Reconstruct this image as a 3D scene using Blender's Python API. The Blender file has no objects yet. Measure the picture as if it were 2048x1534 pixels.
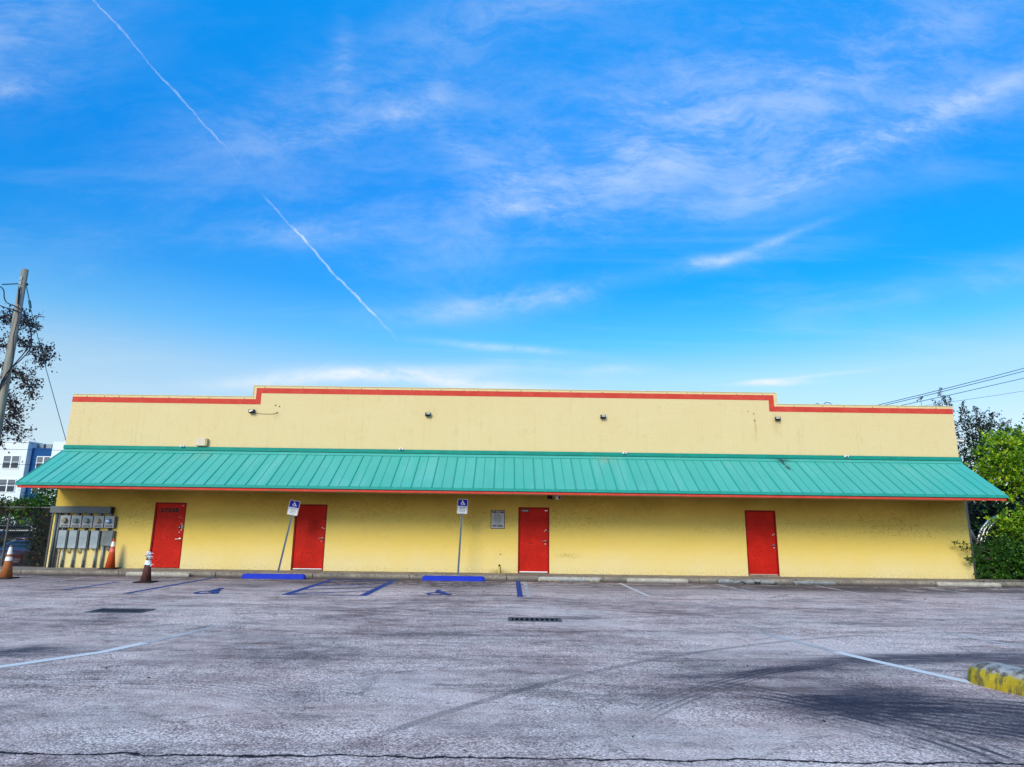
import bpy, bmesh, math, random
import numpy as np
from mathutils import Vector, Matrix
R = math.radians
S = bpy.context.scene
COL = S.collection

# ------------------------------------------------------------------ camera
FX, PITCH, ROLL, YAW = 1298.53, 0.212766, 0.0131751, 0.0050878
cam = bpy.data.cameras.new('camera'); co = bpy.data.objects.new('camera', cam); COL.objects.link(co)
cam.sensor_fit = 'HORIZONTAL'; cam.sensor_width = 36.0; cam.lens = 36.0 * FX / 2048.0
cam.clip_start = 0.1; cam.clip_end = 3000
def cam_axis(a, b, d):
    c, s = math.cos(ROLL), math.sin(ROLL); a, b = c*a - s*b, s*a + c*b
    c, s = math.cos(PITCH), math.sin(PITCH); y, z = c*d - s*b, s*d + c*b
    c, s = math.cos(YAW), math.sin(YAW)
    return Vector((c*a + s*y, -s*a + c*y, z))
rx_, up_, fw_ = cam_axis(1, 0, 0), cam_axis(0, 1, 0), cam_axis(0, 0, 1)
m = Matrix((rx_, up_, -fw_)).transposed().to_4x4(); m.translation = Vector((0, -22.3625, 1.7285))
co.matrix_world = m
S.camera = co
S.view_settings.view_transform = 'Standard'; S.view_settings.look = 'None'
S.view_settings.exposure = 0.0; S.view_settings.gamma = 1.0
S.view_settings.use_curve_mapping = False
SUN_ROT, SUN_EL = 203.0, 30.5

# ------------------------------------------------------------------ node helper
class T:
    def __init__(s, nt): s.nt = nt
    def n(s, kind, **kw):
        o = s.nt.nodes.new(kind)
        for k, v in kw.items(): setattr(o, k, v)
        return o
    def set(s, sock, v):
        if isinstance(v, bpy.types.NodeSocket): s.nt.links.new(v, sock)
        elif v is not None:
            try: sock.default_value = v
            except Exception: sock.default_value = (*v, 1.0)
    def m(s, op, a, b=None, c=None, clamp=False):
        o = s.n('ShaderNodeMath', operation=op, use_clamp=clamp)
        for i, v in enumerate((a, b, c)):
            if v is not None: s.set(o.inputs[i], v)
        return o.outputs[0]
    def add(s, a, b): return s.m('ADD', a, b)
    def mul(s, a, b): return s.m('MULTIPLY', a, b)
    def sub(s, a, b): return s.m('SUBTRACT', a, b)
    def step(s, x, lo, hi, o0=0.0, o1=1.0):
        o = s.n('ShaderNodeMapRange', interpolation_type='SMOOTHSTEP')
        for i, v in enumerate((x, lo, hi, o0, o1)): s.set(o.inputs[i], v)
        return o.outputs[0]
    def lin(s, x, lo, hi, o0=0.0, o1=1.0):
        o = s.n('ShaderNodeMapRange')
        for i, v in enumerate((x, lo, hi, o0, o1)): s.set(o.inputs[i], v)
        return o.outputs[0]
    def vec(s, x, y, z=0.0):
        o = s.n('ShaderNodeCombineXYZ')
        for i, v in enumerate((x, y, z)): s.set(o.inputs[i], v)
        return o.outputs[0]
    def sep(s, v):
        o = s.n('ShaderNodeSeparateXYZ'); s.set(o.inputs[0], v); return o.outputs
    def map(s, v, scale=(1, 1, 1), loc=(0, 0, 0), rot=(0, 0, 0)):
        o = s.n('ShaderNodeMapping'); s.set(o.inputs[0], v)
        o.inputs['Location'].default_value = loc; o.inputs['Rotation'].default_value = rot; o.inputs['Scale'].default_value = scale
        return o.outputs[0]
    def noise(s, v, scale=1.0, detail=3.0, rough=0.55, dist=0.0):
        o = s.n('ShaderNodeTexNoise'); s.set(o.inputs['Vector'], v)
        o.inputs['Scale'].default_value = scale; o.inputs['Detail'].default_value = detail
        o.inputs['Roughness'].default_value = rough; o.inputs['Distortion'].default_value = dist
        return o.outputs[0]
    def vor(s, v, scale=1.0, feature='F1', out=0):
        o = s.n('ShaderNodeTexVoronoi', feature=feature); s.set(o.inputs['Vector'], v); o.inputs['Scale'].default_value = scale
        return o.outputs[out]
    def mix(s, f, a, b, mode='MIX'):
        o = s.n('ShaderNodeMix', data_type='RGBA', blend_type=mode)
        s.set(o.inputs[0], f); s.set(o.inputs[6], a); s.set(o.inputs[7], b)
        return o.outputs[2]
    def ramp(s, f, stops):
        o = s.n('ShaderNodeValToRGB'); s.set(o.inputs[0], f)
        e = o.color_ramp.elements
        while len(e) < len(stops): e.new(0.5)
        for i, (p, c) in enumerate(stops): e[i].position = p; e[i].color = (*c, 1)
        return o.outputs[0]
    def ell(s, x, y, cx, cy, rx, ry, ang=0.0):
        """gaussian bump, rotated"""
        c, q = math.cos(ang), math.sin(ang)
        dx, dy = s.sub(x, cx), s.sub(y, cy)
        a = s.mul(s.add(s.mul(dx, c), s.mul(dy, q)), 1/rx)
        b = s.mul(s.sub(s.mul(dy, c), s.mul(dx, q)), 1/ry)
        return s.m('EXPONENT', s.mul(s.add(s.mul(a, a), s.mul(b, b)), -1.0))

# ------------------------------------------------------------------ world
world = bpy.data.worlds.new('World'); S.world = world; world.use_nodes = True
nt = world.node_tree; t = T(nt); bg = nt.nodes['Background']
sky = t.n('ShaderNodeTexSky', sky_type='NISHITA', sun_disc=False)
sky.sun_elevation = R(SUN_EL); sky.sun_rotation = R(SUN_ROT)
tc = t.n('ShaderNodeTexCoord').outputs['Generated']
dx, dy, dz = t.sep(tc)
el = t.m('ARCSINE', t.m('MAXIMUM', dz, 0.0))
K = 4.0
tint = t.ramp(t.mul(el, 1/(math.pi/2)), [(p/90.0, tuple(v/K for v in c)) for p, c in [
    (0, (1.25, 1.32, 1.75)), (7, (1.50, 1.46, 1.52)), (12.3, (1.30, 1.66, 1.80)), (15.6, (0.45, 1.56, 2.14)),
    (20, (0.06, 1.36, 2.4)), (28, (0.02, 1.50, 2.9)), (42, (0.04, 2.25, 3.9)), (90, (0.05, 2.0, 3.7))]])
base = t.mix(1.0, sky.outputs[0], tint, 'MULTIPLY')
sc4 = t.n('ShaderNodeVectorMath', operation='SCALE'); t.set(sc4.inputs[0], base); sc4.inputs['Scale'].default_value = K
base = sc4.outputs[0]
# cirrus lie on a far vertical chart: u = x/y, w = z/y for the half of the sky north of the place
yy = t.m('MAXIMUM', dy, 0.02)
u = t.m('DIVIDE', dx, yy); w = t.m('DIVIDE', dz, yy)
front = t.step(dy, 0.03, 0.2)
P = t.vec(u, w)
warp = t.n('ShaderNodeTexNoise'); t.set(warp.inputs['Vector'], P); warp.inputs['Scale'].default_value = 2.2; warp.inputs['Detail'].default_value = 4
wv = t.n('ShaderNodeVectorMath', operation='MULTIPLY_ADD'); t.set(wv.inputs[0], warp.outputs[1]); wv.inputs[1].default_value = (.22, .22, 0); t.set(wv.inputs[2], P)
PW = wv.outputs[0]
fib = t.noise(t.map(PW, (3.0, 8, 1), rot=(0, 0, R(-22))), 1.0, 10, 0.72)
fib2 = t.noise(t.map(PW, (7, 16, 1), rot=(0, 0, R(-48))), 1.4, 10, 0.74)
soft = t.noise(PW, 3.4, 10, 0.7)
tex = t.add(t.mul(fib, 0.5), t.add(t.mul(fib2, 0.22), t.mul(soft, 0.28)))
texv = t.step(tex, 0.42, 0.62)
BL = [(.42, .74, .52, .17, 15, .52), (.74, .70, .36, .045, 25, .38), (.42, .56, .26, .035, 26, .32), (-.26, .72, .22, .08, 15, .28),
      (-.30, .655, .12, .02, 10, .40), (-.36, .467, .13, .024, 3, .42), (-.88, .84, .16, .13, 0, .50), (-.9, .72, .12, .02, 10, .5),
      (.82, .415, .14, .03, 15, .3), (-.03, .345, .2, .022, 6, .35), (.10, .55, .24, .08, 20, .50), (.05, .93, .28, .07, 20, .50),
      (.15, .385, .25, .016, 12, .6), (-.55, .58, .3, .12, 30, .16), (-.28, .52, .3, .10, -30, .16), (.30, .66, .3, .10, 10, .3), (-.05, .60, .2, .02, -35, .3),
      (-.30, .80, .02, .07, 5, .4), (.75, .88, .25, .06, 25, .3)]
acc = None
for (cu, cw, ru, rw, a, st) in BL:
    g = t.mul(t.ell(u, w, cu, cw, ru, rw, R(a)), st); acc = g if acc is None else t.add(acc, g)
cl = t.mul(acc, t.add(t.mul(texv, .60), 0.10))
SB = [(-.25, .224, .21, .013, 4, 1.0), (-.06, .214, .16, .010, -4, .8), (.42, .228, .055, .0045, 2, 1.1), (.47, .237, .10, .003, 5, .6), (.33, .424, .10, .009, 8, .5),
      (.43, .458, .09, .008, 22, .45), (.17, .243, .05, .008, 5, .5), (0, .275, .12, .006, -4, .5), (.0, .512, .05, .014, -8, .45), (.80, .735, .24, .020, 27, .30), (.56, .61, .18, .016, 27, .24),
      (-.20, .695, .09, .020, 14, .34), (-.14, .735, .04, .025, 50, .22)]
acc = None
uw_ = t.sep(PW)
ub, wb = (t.sub(t.add(t.mul(u, .65), t.mul(uw_[0], .35)), .0385), t.sub(t.add(t.mul(w, .80), t.mul(uw_[1], .20)), .022))
for (cu, cw, ru, rw, a, st) in SB:
    g = t.mul(t.ell(ub, wb, cu, cw, ru, rw, R(a)), st); acc = g if acc is None else t.add(acc, g)
cl = t.add(cl, t.mul(acc, t.step(tex, .38, .60, .06, .95)))
# general thin cirrus over the whole dome
zz = t.m('MAXIMUM', t.add(dz, 0.12), 0.05)
Q = t.vec(t.m('DIVIDE', dx, zz), t.m('DIVIDE', dy, zz))
gen = t.mul(t.step(t.noise(t.map(Q, (.6, 2.0, 1), rot=(0, 0, R(35))), 1.0, 8, 0.62, 1.2), 0.47, 0.8), t.step(dz, 0.02, 0.3, 0.03, 0.16))
# contrail
wob = t.add(t.mul(t.sub(t.noise(P, 34.0, 4, .6), .5), .014), t.mul(t.sub(t.noise(P, 5.0, 2, .5), .5), .03))
def trail(a, b, u0, u1, width, st):
    dist = t.m('ABSOLUTE', t.add(t.sub(w, t.add(a, t.mul(u, b))), wob))
    core = t.step(dist, width*.25, width, 1.0, 0.0)
    lump = t.step(t.noise(P, 55.0, 3, .6), 0.30, 0.62, 0.35, 1.0)
    gate = t.mul(t.step(u, u0-.02, u0+.03), t.step(u, u1-.05, u1+.015, 1.0, 0.0))
    return t.mul(t.mul(core, lump), t.mul(gate, st))
wd = t.add(0.0, t.mul(t.noise(P, 9.0, 2), .008))
def trailv(a, b, u0, u1, wscale, st):
    dist = t.m('ABSOLUTE', t.add(t.sub(w, t.add(a, t.mul(u, b))), wob))
    core = t.step(t.m('DIVIDE', dist, t.mul(wd, wscale)), 0.25, 1.0, 1.0, 0.0)
    lump = t.mul(t.step(t.noise(P, 55.0, 3, .6), 0.30, 0.62, 0.4, 1.0), t.step(t.noise(P, 9.0, 2, .6), 0.35, 0.55, 0.35, 1.0))
    gate = t.mul(t.step(u, u0-.02, u0+.03), t.step(u, u1-.05, u1+.015, 1.0, 0.0))
    return t.mul(t.mul(core, lump), t.mul(gate, st))
tr = t.add(trailv(.909-.757*1.083, -1.083, -.95, -.458, .8, .34), trailv(.531-.417*1.05, -1.05, -.406, -.186, 1.05, .66))
cl = t.mul(t.add(cl, tr), front)
cl = t.m('ADD', cl, gen, clamp=True)
ccol = t.ramp(t.mul(el, 1/(math.pi/2)), [(0.0, (.92, .95, .97)), (.14, (.92, .96, .98)), (.25, (.66, .82, 1.0)), (.5, (.60, .72, 1.0))])
sc10 = t.n('ShaderNodeVectorMath', operation='SCALE'); t.set(sc10.inputs[0], ccol); sc10.inputs['Scale'].default_value = 10.0
fin = t.mix(cl, base, sc10.outputs[0])
# milky low haze towards the left of the place
hz = t.mul(t.mul(t.ell(u, w, -.95, .10, .60, .22, 0), front), .45)
fin = t.mix(hz, fin, (6.8, 9.2, 10.4, 1))
t.set(bg.inputs[0], fin); bg.inputs[1].default_value = 0.1

# ------------------------------------------------------------------ sun
sd = Vector((math.sin(R(SUN_ROT))*math.cos(R(SUN_EL)), math.cos(R(SUN_ROT))*math.cos(R(SUN_EL)), math.sin(R(SUN_EL))))
sl = bpy.data.lights.new('sun', 'SUN'); sl.energy = 3.45; sl.angle = R(22); sl.color = (1.0, .82, .57)
so = bpy.data.objects.new('sun', sl); COL.objects.link(so); so.rotation_euler = sd.to_track_quat('Z', 'Y').to_euler(); so.location = (-20, -40, 30)

# ------------------------------------------------------------------ mesh helpers
class MB:
    def __init__(s): s.v = []; s.f = []
    def poly(s, pts):
        i = len(s.v); s.v += [tuple(p) for p in pts]; s.f.append(list(range(i, i+len(pts)))); return s
    def box(s, x0, x1, y0, y1, z0, z1, M=None):
        i = len(s.v)
        P = [(x, y, z) for z in (z0, z1) for y in (y0, y1) for x in (x0, x1)]
        if M is not None: P = [tuple(M @ Vector(p)) for p in P]
        s.v += P
        for f in ((0, 2, 3, 1), (4, 5, 7, 6), (0, 1, 5, 4), (1, 3, 7, 5), (3, 2, 6, 7), (2, 0, 4, 6)): s.f.append([i+k for k in f])
        return s
    def prism(s, pts, axis, a, b):
        """polygon pts (2D) extruded along axis 'x','y' or 'z' from a to b"""
        def P(p, h): return {'x': (h, p[0], p[1]), 'y': (p[0], h, p[1]), 'z': (p[0], p[1], h)}[axis]
        i = len(s.v); n = len(pts)
        s.v += [P(p, a) for p in pts] + [P(p, b) for p in pts]
        s.f.append([i+k for k in range(n)][::-1]); s.f.append([i+n+k for k in range(n)])
        for k in range(n): s.f.append([i+k, i+(k+1) % n, i+n+(k+1) % n, i+n+k])
        return s
    def tube(s, pts, r, n=8, cap=True):
        pts = [Vector(p) for p in pts]; rr = r if isinstance(r, (list, tuple)) else [r]*len(pts)
        i0 = len(s.v); ref = None
        for k, p in enumerate(pts):
            d = (pts[min(k+1, len(pts)-1)] - pts[max(k-1, 0)]).normalized()
            if ref is None or abs(ref.dot(d)) > .95: ref = Vector((0, 0, 1)) if abs(d.z) < .9 else Vector((1, 0, 0))
            a = d.cross(ref).normalized(); b = d.cross(a)
            for j in range(n):
                q = 2*math.pi*j/n; s.v.append(tuple(p + (a*math.cos(q) + b*math.sin(q))*rr[k]))
        for k in range(len(pts)-1):
            for j in range(n):
                A = i0+k*n+j; B = i0+k*n+(j+1) % n; s.f.append([A, B, B+n, A+n])
        if cap: s.f.append([i0+j for j in range(n)]); s.f.append([i0+(len(pts)-1)*n+j for j in range(n)][::-1])
        return s
    def lathe(s, prof, n=20, c=(0, 0, 0), axis='z'):
        i0 = len(s.v)
        for (r, h) in prof:
            for j in range(n):
                q = 2*math.pi*j/n; a, b = r*math.cos(q), r*math.sin(q)
                p = (a, b, h) if axis == 'z' else (a, h, b)
                s.v.append((p[0]+c[0], p[1]+c[1], p[2]+c[2]))
        for k in range(len(prof)-1):
            for j in range(n):
                A = i0+k*n+j; B = i0+k*n+(j+1) % n; s.f.append([A, B, B+n, A+n])
        s.f.append([i0+j for j in range(n)][::-1]); s.f.append([i0+(len(prof)-1)*n+j for j in range(n)])
        return s
    def build(s, name, mat, parent=None, loc=(0, 0, 0), rot=(0, 0, 0), smooth=False, bevel=0, kind=None, label=None):
        me = bpy.data.meshes.new(name); me.from_pydata(s.v, [], s.f); me.materials.append(mat)
        b = bmesh.new(); b.from_mesh(me); bmesh.ops.recalc_face_normals(b, faces=b.faces); b.to_mesh(me); b.free()
        if smooth:
            for p in me.polygons: p.use_smooth = True
        o = bpy.data.objects.new(name, me); COL.objects.link(o)
        o.parent = parent; o.location = loc; o.rotation_euler = rot
        if bevel:
            q = o.modifiers.new('bevel', 'BEVEL'); q.width = bevel; q.segments = 2; q.limit_method = 'ANGLE'; q.angle_limit = R(40)
        if kind: o['kind'] = kind
        if label: o['label'] = label
        return o
def tag(o, label, cat, group=None):
    o['label'] = label; o['category'] = cat
    if group: o['group'] = group
    return o
def thing(name, label, cat, loc=(0, 0, 0), rot=(0, 0, 0), group=None):
    o = bpy.data.objects.new(name, None); o.empty_display_size = .1; COL.objects.link(o)
    o.location = loc; o.rotation_euler = rot
    return tag(o, label, cat, group)
def struct(o): o['kind'] = 'structure'; return o
def dup(o, parent=None):
    c = o.copy(); COL.objects.link(c); c.parent = parent
    for ch in list(o.children): dup(ch, c)
    return c
def text(name, body, size, mat, parent, loc, rot=(R(90), 0, 0), ext=.001, align='CENTER', sx=1.0, bold=0.0, lay=None):
    cu = bpy.data.curves.new(name, 'FONT'); cu.body = body; cu.size = size; cu.align_x = align; cu.align_y = 'CENTER'
    cu.extrude = ext; cu.offset = bold; cu.resolution_u = 2
    tmp = bpy.data.objects.new('tmp', cu); COL.objects.link(tmp)
    dg = bpy.context.evaluated_depsgraph_get(); me = bpy.data.meshes.new_from_object(tmp.evaluated_get(dg))
    bpy.data.objects.remove(tmp); bpy.data.curves.remove(cu)
    me.materials.clear(); me.materials.append(mat)
    o = bpy.data.objects.new(name, me); COL.objects.link(o); o.parent = parent; o.location = loc; o.rotation_euler = rot; o.scale = (sx, 1, 1)
    return o

# ------------------------------------------------------------------ materials
def new(name, rough=.7, metal=0.0, spec=.4):
    mt = bpy.data.materials.new(name); mt.use_nodes = True
    b = mt.node_tree.nodes['Principled BSDF']; b.inputs['Roughness'].default_value = rough
    b.inputs['Metallic'].default_value = metal; b.inputs['Specular IOR Level'].default_value = spec
    return mt, T(mt.node_tree), b
def ocoord(t): return t.n('ShaderNodeTexCoord').outputs['Object']
def wpos(t): return t.n('ShaderNodeNewGeometry').outputs['Position']
def bump(t, b, h, strength=.3, dist=.01):
    o = t.n('ShaderNodeBump'); o.inputs['Strength'].default_value = strength; o.inputs['Distance'].default_value = dist
    t.set(o.inputs['Height'], h); t.set(b.inputs['Normal'], o.outputs[0])
def basic(name, col, rough=.6, metal=0.0, var=.18, scale=6.0, dirt=None, dirtamt=.35, bumps=0.0, rnd=0.0, spec=.14):
    """paint / metal with worn colour variation"""
    mt, t, b = new(name, rough, metal, .4 if metal else spec)
    c = ocoord(t)
    n1 = t.noise(c, scale, 5, .6); n2 = t.noise(c, scale*7, 4, .6)
    f = t.lin(n1, .3, .7, 1-var, 1+var)
    if rnd: f = t.mul(f, t.lin(t.n('ShaderNodeObjectInfo').outputs['Random'], 0, 1, 1-rnd, 1+rnd))
    cc = t.n('ShaderNodeVectorMath', operation='SCALE'); cc.inputs[0].default_value = col; t.set(cc.inputs['Scale'], f)
    out = cc.outputs[0]
    if dirt: out = t.mix(t.mul(t.step(n2, .5, .68), t.mul(t.step(n1, .42, .62), dirtamt*2)), out, (*dirt, 1))
    t.set(b.inputs['Base Color'], out)
    t.set(b.inputs['Roughness'], t.lin(n2, .3, .7, max(rough-.1, .03), min(rough+.12, 1)))
    if bumps: bump(t, b, n2, bumps, .004)
    return mt

# stucco facade -------------------------------------------------------
MW, t, b = new('stucco', .9, spec=.06)
c = ocoord(t); X, Y, Z = t.sep(c)
n1 = t.noise(c, .45, 5, .6); n2 = t.noise(c, 2.6, 6, .65); n3 = t.noise(c, 16, 6, .7)
upper = t.step(Z, 3.2, 4.0)                     # colour above the awning is paler, below it more saturated
col = t.mix(upper, (.74, .535, .125, 1), (.70, .53, .265, 1))
col = t.mix(t.step(n1, .35, .68, 0, .22), col, t.mix(upper, (.76, .59, .22, 1), (.73, .57, .33, 1)))
col = t.mix(t.step(n2, .5, .75, 0, .16), col, (.50, .38, .13, 1))
trow = t.noise(t.map(c, (3, 3, 9), rot=(0, .5, 0)), 3.0, 8, .75, 1.4)
# mildew flecks: high on the lower wall, in drifts
drift = t.step(t.noise(t.map(c, (.22, 1, .55)), 1.0, 4, .6), .40, .60)
hz_ = t.mul(t.step(Z, 1.2, 1.75), t.step(Z, 2.72, 3.2, 1, 0))
fleck = t.step(t.noise(t.map(c, (1, 1, 1.6), rot=(0, .7, 0)), 6.5, 9, .78, 2.2), .51, .60)
vein = t.step(t.m('ABSOLUTE', t.sub(t.noise(c, 5.0, 6, .7, 1.5), .5)), .0, .016, 1, 0)
mld = t.mul(t.mul(hz_, drift), t.m('ADD', t.mul(fleck, .6), t.mul(vein, .5), clamp=True))
rightpatch = t.mul(t.ell(X, Z, 12.6, 1.95, 1.7, .55), t.m('ADD', t.mul(fleck, .9), .12))
mld = t.m('ADD', mld, t.mul(rightpatch, .8), clamp=True)
base_pale = t.mul(t.step(Z, .2, 1.25, 1, 0), t.lin(n1, .3, .7, .45, .9)); col = t.mix(t.mul(base_pale, t.sub(1.0, upper)), col, (.735, .605, .335, 1))  # paler colour towards the base of the lower wall
soffit_shade = t.mul(t.mul(t.step(Z, 1.5, 2.65), t.step(Z, 2.72, 3.2, 1, 0)), t.lin(n1, .3, .7, .45, 1.0))  # awning shade painted into the wall, browner and darker towards the soffit
col = t.mix(t.mul(soffit_shade, .80), col, (.27, .165, .008, 1))
col = t.mix(t.mul(mld, .72), col, (.105, .088, .02, 1))
# faint marks lower down and splash dirt along the base
low = t.mul(t.step(Z, .13, .42, 1, 0), t.step(n3, .46, .66))
col = t.mix(t.mul(low, .4), col, (.25, .19, .09, 1))
sm = t.mul(t.ell(X, Z, 2.05, .72, .35, .07), t.step(n3, .42, .62)); col = t.mix(t.mul(sm, .75), col, (.24, .2, .05, 1))
sm = t.ell(X, Z, -.22, .16, .28, .07); col = t.mix(t.mul(sm, .7), col, (.2, .15, .07, 1))
rust = t.add(t.mul(t.ell(X, Z, 8.62, 5.15, .035, .28), .5), t.add(t.mul(t.ell(X, Z, -8.05, 5.3, .12, .12), .25), t.mul(t.ell(X, Z, 9.35, 5.25, .12, .35), .22)))
streak = t.mul(t.mul(upper, t.step(t.noise(t.map(c, (9, 1, .35)), 1.0, 3, .6), .54, .70)), t.step(n2, .4, .7, .04, .20))
col = t.mix(t.add(rust, streak), col, (.42, .26, .10, 1))
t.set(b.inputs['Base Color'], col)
hgt = t.add(t.mul(n3, .5), t.mul(trow, 1.0))
bump(t, b, hgt, .7, .03)

MR = basic('red_paint', (.46, .013, .006), .5, var=.24, scale=2.4, dirt=(.16, .012, .01), dirtamt=.45, spec=.1)
MRB = basic('red_band_paint', (.54, .050, .032), .7, var=.10, scale=3, dirt=(.5, .16, .12), dirtamt=.3)
# teal metal
MT, t, b = new('teal_metal', .5, spec=.25)
c = wpos(t); X, Y, Z = t.sep(c)
n1 = t.noise(c, .8, 5, .6); n2 = t.noise(t.map(c, (6, 1, 1)), 1.5, 6, .7); n3 = t.noise(c, 14, 5, .7)
r = t.n('ShaderNodeObjectInfo').outputs['Random']
col = t.mix(t.lin(r, 0, 1, 0, .5), (.060, .375, .285, 1), (.082, .42, .33, 1))
col = t.mix(t.step(n1, .4, .7, 0, .25), col, (.12, .42, .35, 1))
col = t.mix(t.step(n2, .5, .7, 0, .35), col, (.10, .29, .25, 1))
col = t.mix(t.step(t.noise(t.map(c, (2.2, .35, .35)), 1.0, 4, .6), .5, .68, 0, .3), col, (.17, .46, .39, 1))
rs = t.add(t.mul(t.ell(X, Y, 3.35, -.25, .28, .18), .6), t.mul(t.ell(X, Y, -10.3, -.3, .35, .2), .4))
col = t.mix(t.mul(rs, t.step(n3, .4, .65)), col, (.45, .28, .10, 1))
# tar run under the roof cap on the right
sx_ = t.sub(X, t.add(9.35, t.mul(t.add(Y, .15), -.10)))
tar = t.mul(t.step(t.m('ABSOLUTE', sx_), .03, .12, 1, 0), t.step(Y, -.85, -.6, 0, 1))
tar = t.mul(tar, t.step(t.noise(t.map(c, (18, 3, 3)), 1.0, 4, .7), .47, .54))
tar2 = t.mul(t.ell(X, Y, 9.42, -.12, .24, .06), t.step(n3, .44, .52))
col = t.mix(t.m('ADD', tar, tar2, clamp=True), col, (.02, .03, .03, 1))
t.set(b.inputs['Base Color'], col); bump(t, b, n3, .06, .003)
MTD = basic('teal_trim', (.010, .225, .17), .55, var=.12, scale=3)
MTR = basic('teal_rib', (.022, .285, .225), .5, var=.12, scale=9)  # darker than the panels: the ribs' shaded sides are painted in
MSOF = basic('soffit_board', (.45, .33, .12), .8, var=.15, scale=2, dirt=(.15, .09, .04))
MCAP = basic('cap_metal', (.62, .55, .36), .6, var=.12, scale=3, dirt=(.3, .28, .25), dirtamt=.3)
MROOF = basic('roof_membrane', (.5, .5, .48), .9)
MBLK = basic('black_paint', (.02, .02, .022), .5)
MDK = basic('dark_void', (.012, .012, .014), .9)
MSTL = basic('galvanised_steel', (.24, .26, .28), .45, .35, var=.15, scale=9, dirt=(.12, .12, .12), dirtamt=.3)
MCHR = basic('lock_metal', (.55, .53, .50), .3, .9, var=.1)
MWHT = basic('white_paint', (.78, .78, .80), .6, var=.05)
MGRY = basic('meter_box_grey', (.27, .29, .31), .5, .15, var=.12, scale=8, dirt=(.2, .18, .14), dirtamt=.35)
MGRD = basic('wireway_grey', (.085, .105, .12), .5, .2, var=.15, scale=5, dirt=(.05, .05, .05))
MGRS = basic('cover_grey', (.26, .31, .34), .5, .15, var=.2, scale=4, dirt=(.38, .4, .38), dirtamt=.3)
MBLU = basic('blue_curb_paint', (.002, .024, .40), .55, var=.15, scale=5, dirt=(.01, .02, .16), dirtamt=.5)
MSGB = basic('sign_blue', (.002, .018, .46), .35, var=.03)
MSGW = basic('sign_white', (.80, .81, .84), .4, var=.03)
MTXT = basic('sign_ink', (.04, .05, .09), .5, var=.03)
MORG = basic('cone_orange', (.52, .07, .018), .6, var=.16, scale=7, dirt=(.28, .06, .03), dirtamt=.5)
MORO = basic('cone_orange_faded', (.40, .13, .04), .7, var=.2, scale=7, dirt=(.16, .07, .04), dirtamt=.6)
MBRN = basic('cone_grimy', (.10, .042, .035), .75, var=.3, scale=9, dirt=(.16, .05, .03), dirtamt=.6)
MCOL = basic('cone_collar', (.86, .82, .78), .5, var=.12, scale=14, dirt=(.5, .3, .25), dirtamt=.4)
MRUB = basic('rubber_base', (.035, .025, .022), .8, var=.3, scale=9)
MBGE = basic('beige_box', (.62, .50, .36), .6, var=.08)
MBARK = basic('bark', (.10, .075, .055), .95, var=.3, scale=8, bumps=.5)
MLN = basic('cable_black', (.012, .014, .03), .6)
MWIRE = basic('overhead_cable', (.02, .09, .13), .6)
MCL = basic('chainlink_wire', (.10, .10, .10), .55, .3, var=.2)

# concrete
def concrete(name, a, bcol, dark, dk=.6, sc=2.2, yellow=False):
    mt, t, b = new(name, .92, spec=.2)
    c = wpos(t); X, Y, Z = t.sep(c)
    n1 = t.noise(c, sc, 6, .65); n2 = t.noise(c, sc*6, 6, .7); n3 = t.noise(c, 60, 3, .6)
    col = t.mix(t.step(n1, .35, .65), a, bcol)
    col = t.mix(t.mul(t.step(n2, .48, .66), dk), col, dark)
    col = t.mix(t.step(n3, .45, .75, 0, .35), col, dark)
    col = t.mix(t.mul(t.step(t.add(Z, t.mul(t.sub(n2, .5), .15)), .01, .075, 1, 0), .75), col, dark)
    if yellow: col = t.mix(t.mul(t.step(n1, .5, .56), t.step(n2, .42, .6)), col, (.62, .40, .10, 1))
    t.set(b.inputs['Base Color'], col); bump(t, b, t.add(n2, t.mul(n3, .4)), .5, .012)
    return mt
MCON = concrete('sidewalk_concrete', (.36, .29, .22, 1), (.22, .18, .15, 1), (.075, .065, .055, 1), .8)
MSTP = concrete('wheel_stop_concrete', (.56, .48, .38, 1), (.42, .36, .29, 1), (.12, .11, .10, 1), .75, 4)
MSTY = concrete('wheel_stop_stained', (.48, .45, .42, 1), (.38, .36, .33, 1), (.07, .065, .06, 1), .9, 4, True)
MSTG = concrete('wheel_stop_grey', (.36, .36, .35, 1), (.27, .26, .25, 1), (.03, .03, .03, 1), .95, 5)
MBRK = concrete('rubble', (.30, .29, .27, 1), (.2, .19, .18, 1), (.05, .05, .05, 1), .9, 6)
MBWL = concrete('block_wall_paint', (.62, .60, .54, 1), (.55, .53, .48, 1), (.35, .33, .3, 1), .3, 1)

# asphalt
MA, t, b = new('old_asphalt', .92, spec=.10)
c = ocoord(t); X, Y, Z = t.sep(c)
big = t.noise(c, .22, 5, .6); stx = t.noise(t.map(c, (.16, 1.1, 1)), 1.0, 7, .68, .6)
stx2 = t.noise(t.map(c, (.8, 2.6, 1)), 1.0, 6, .7)
med = t.noise(c, 3.2, 5, .65); fine = t.noise(c, 42, 4, .75); agg = t.vor(c, 62, 'F1', 1); aggd = t.vor(c, 62)
tone = t.add(t.mul(big, .34), t.add(t.mul(stx, .22), t.add(t.mul(stx2, .24), t.mul(med, .20))))
col = t.ramp(t.step(tone, .40, .585), [(0, (.215, .142, .12)), (.25, (.43, .288, .248)), (.65, (.61, .42, .352)), (1, (.74, .53, .445))])
tint_ = t.noise(t.map(c, (.5, .9, 1), loc=(9, 4, 0)), 1.0, 5, .65)
col = t.mix(t.step(tint_, .40, .62, 0, .5), col, t.mix(t.step(tone, .40, .585), (.18, .14, .135, 1), (.60, .48, .41, 1)))
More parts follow.
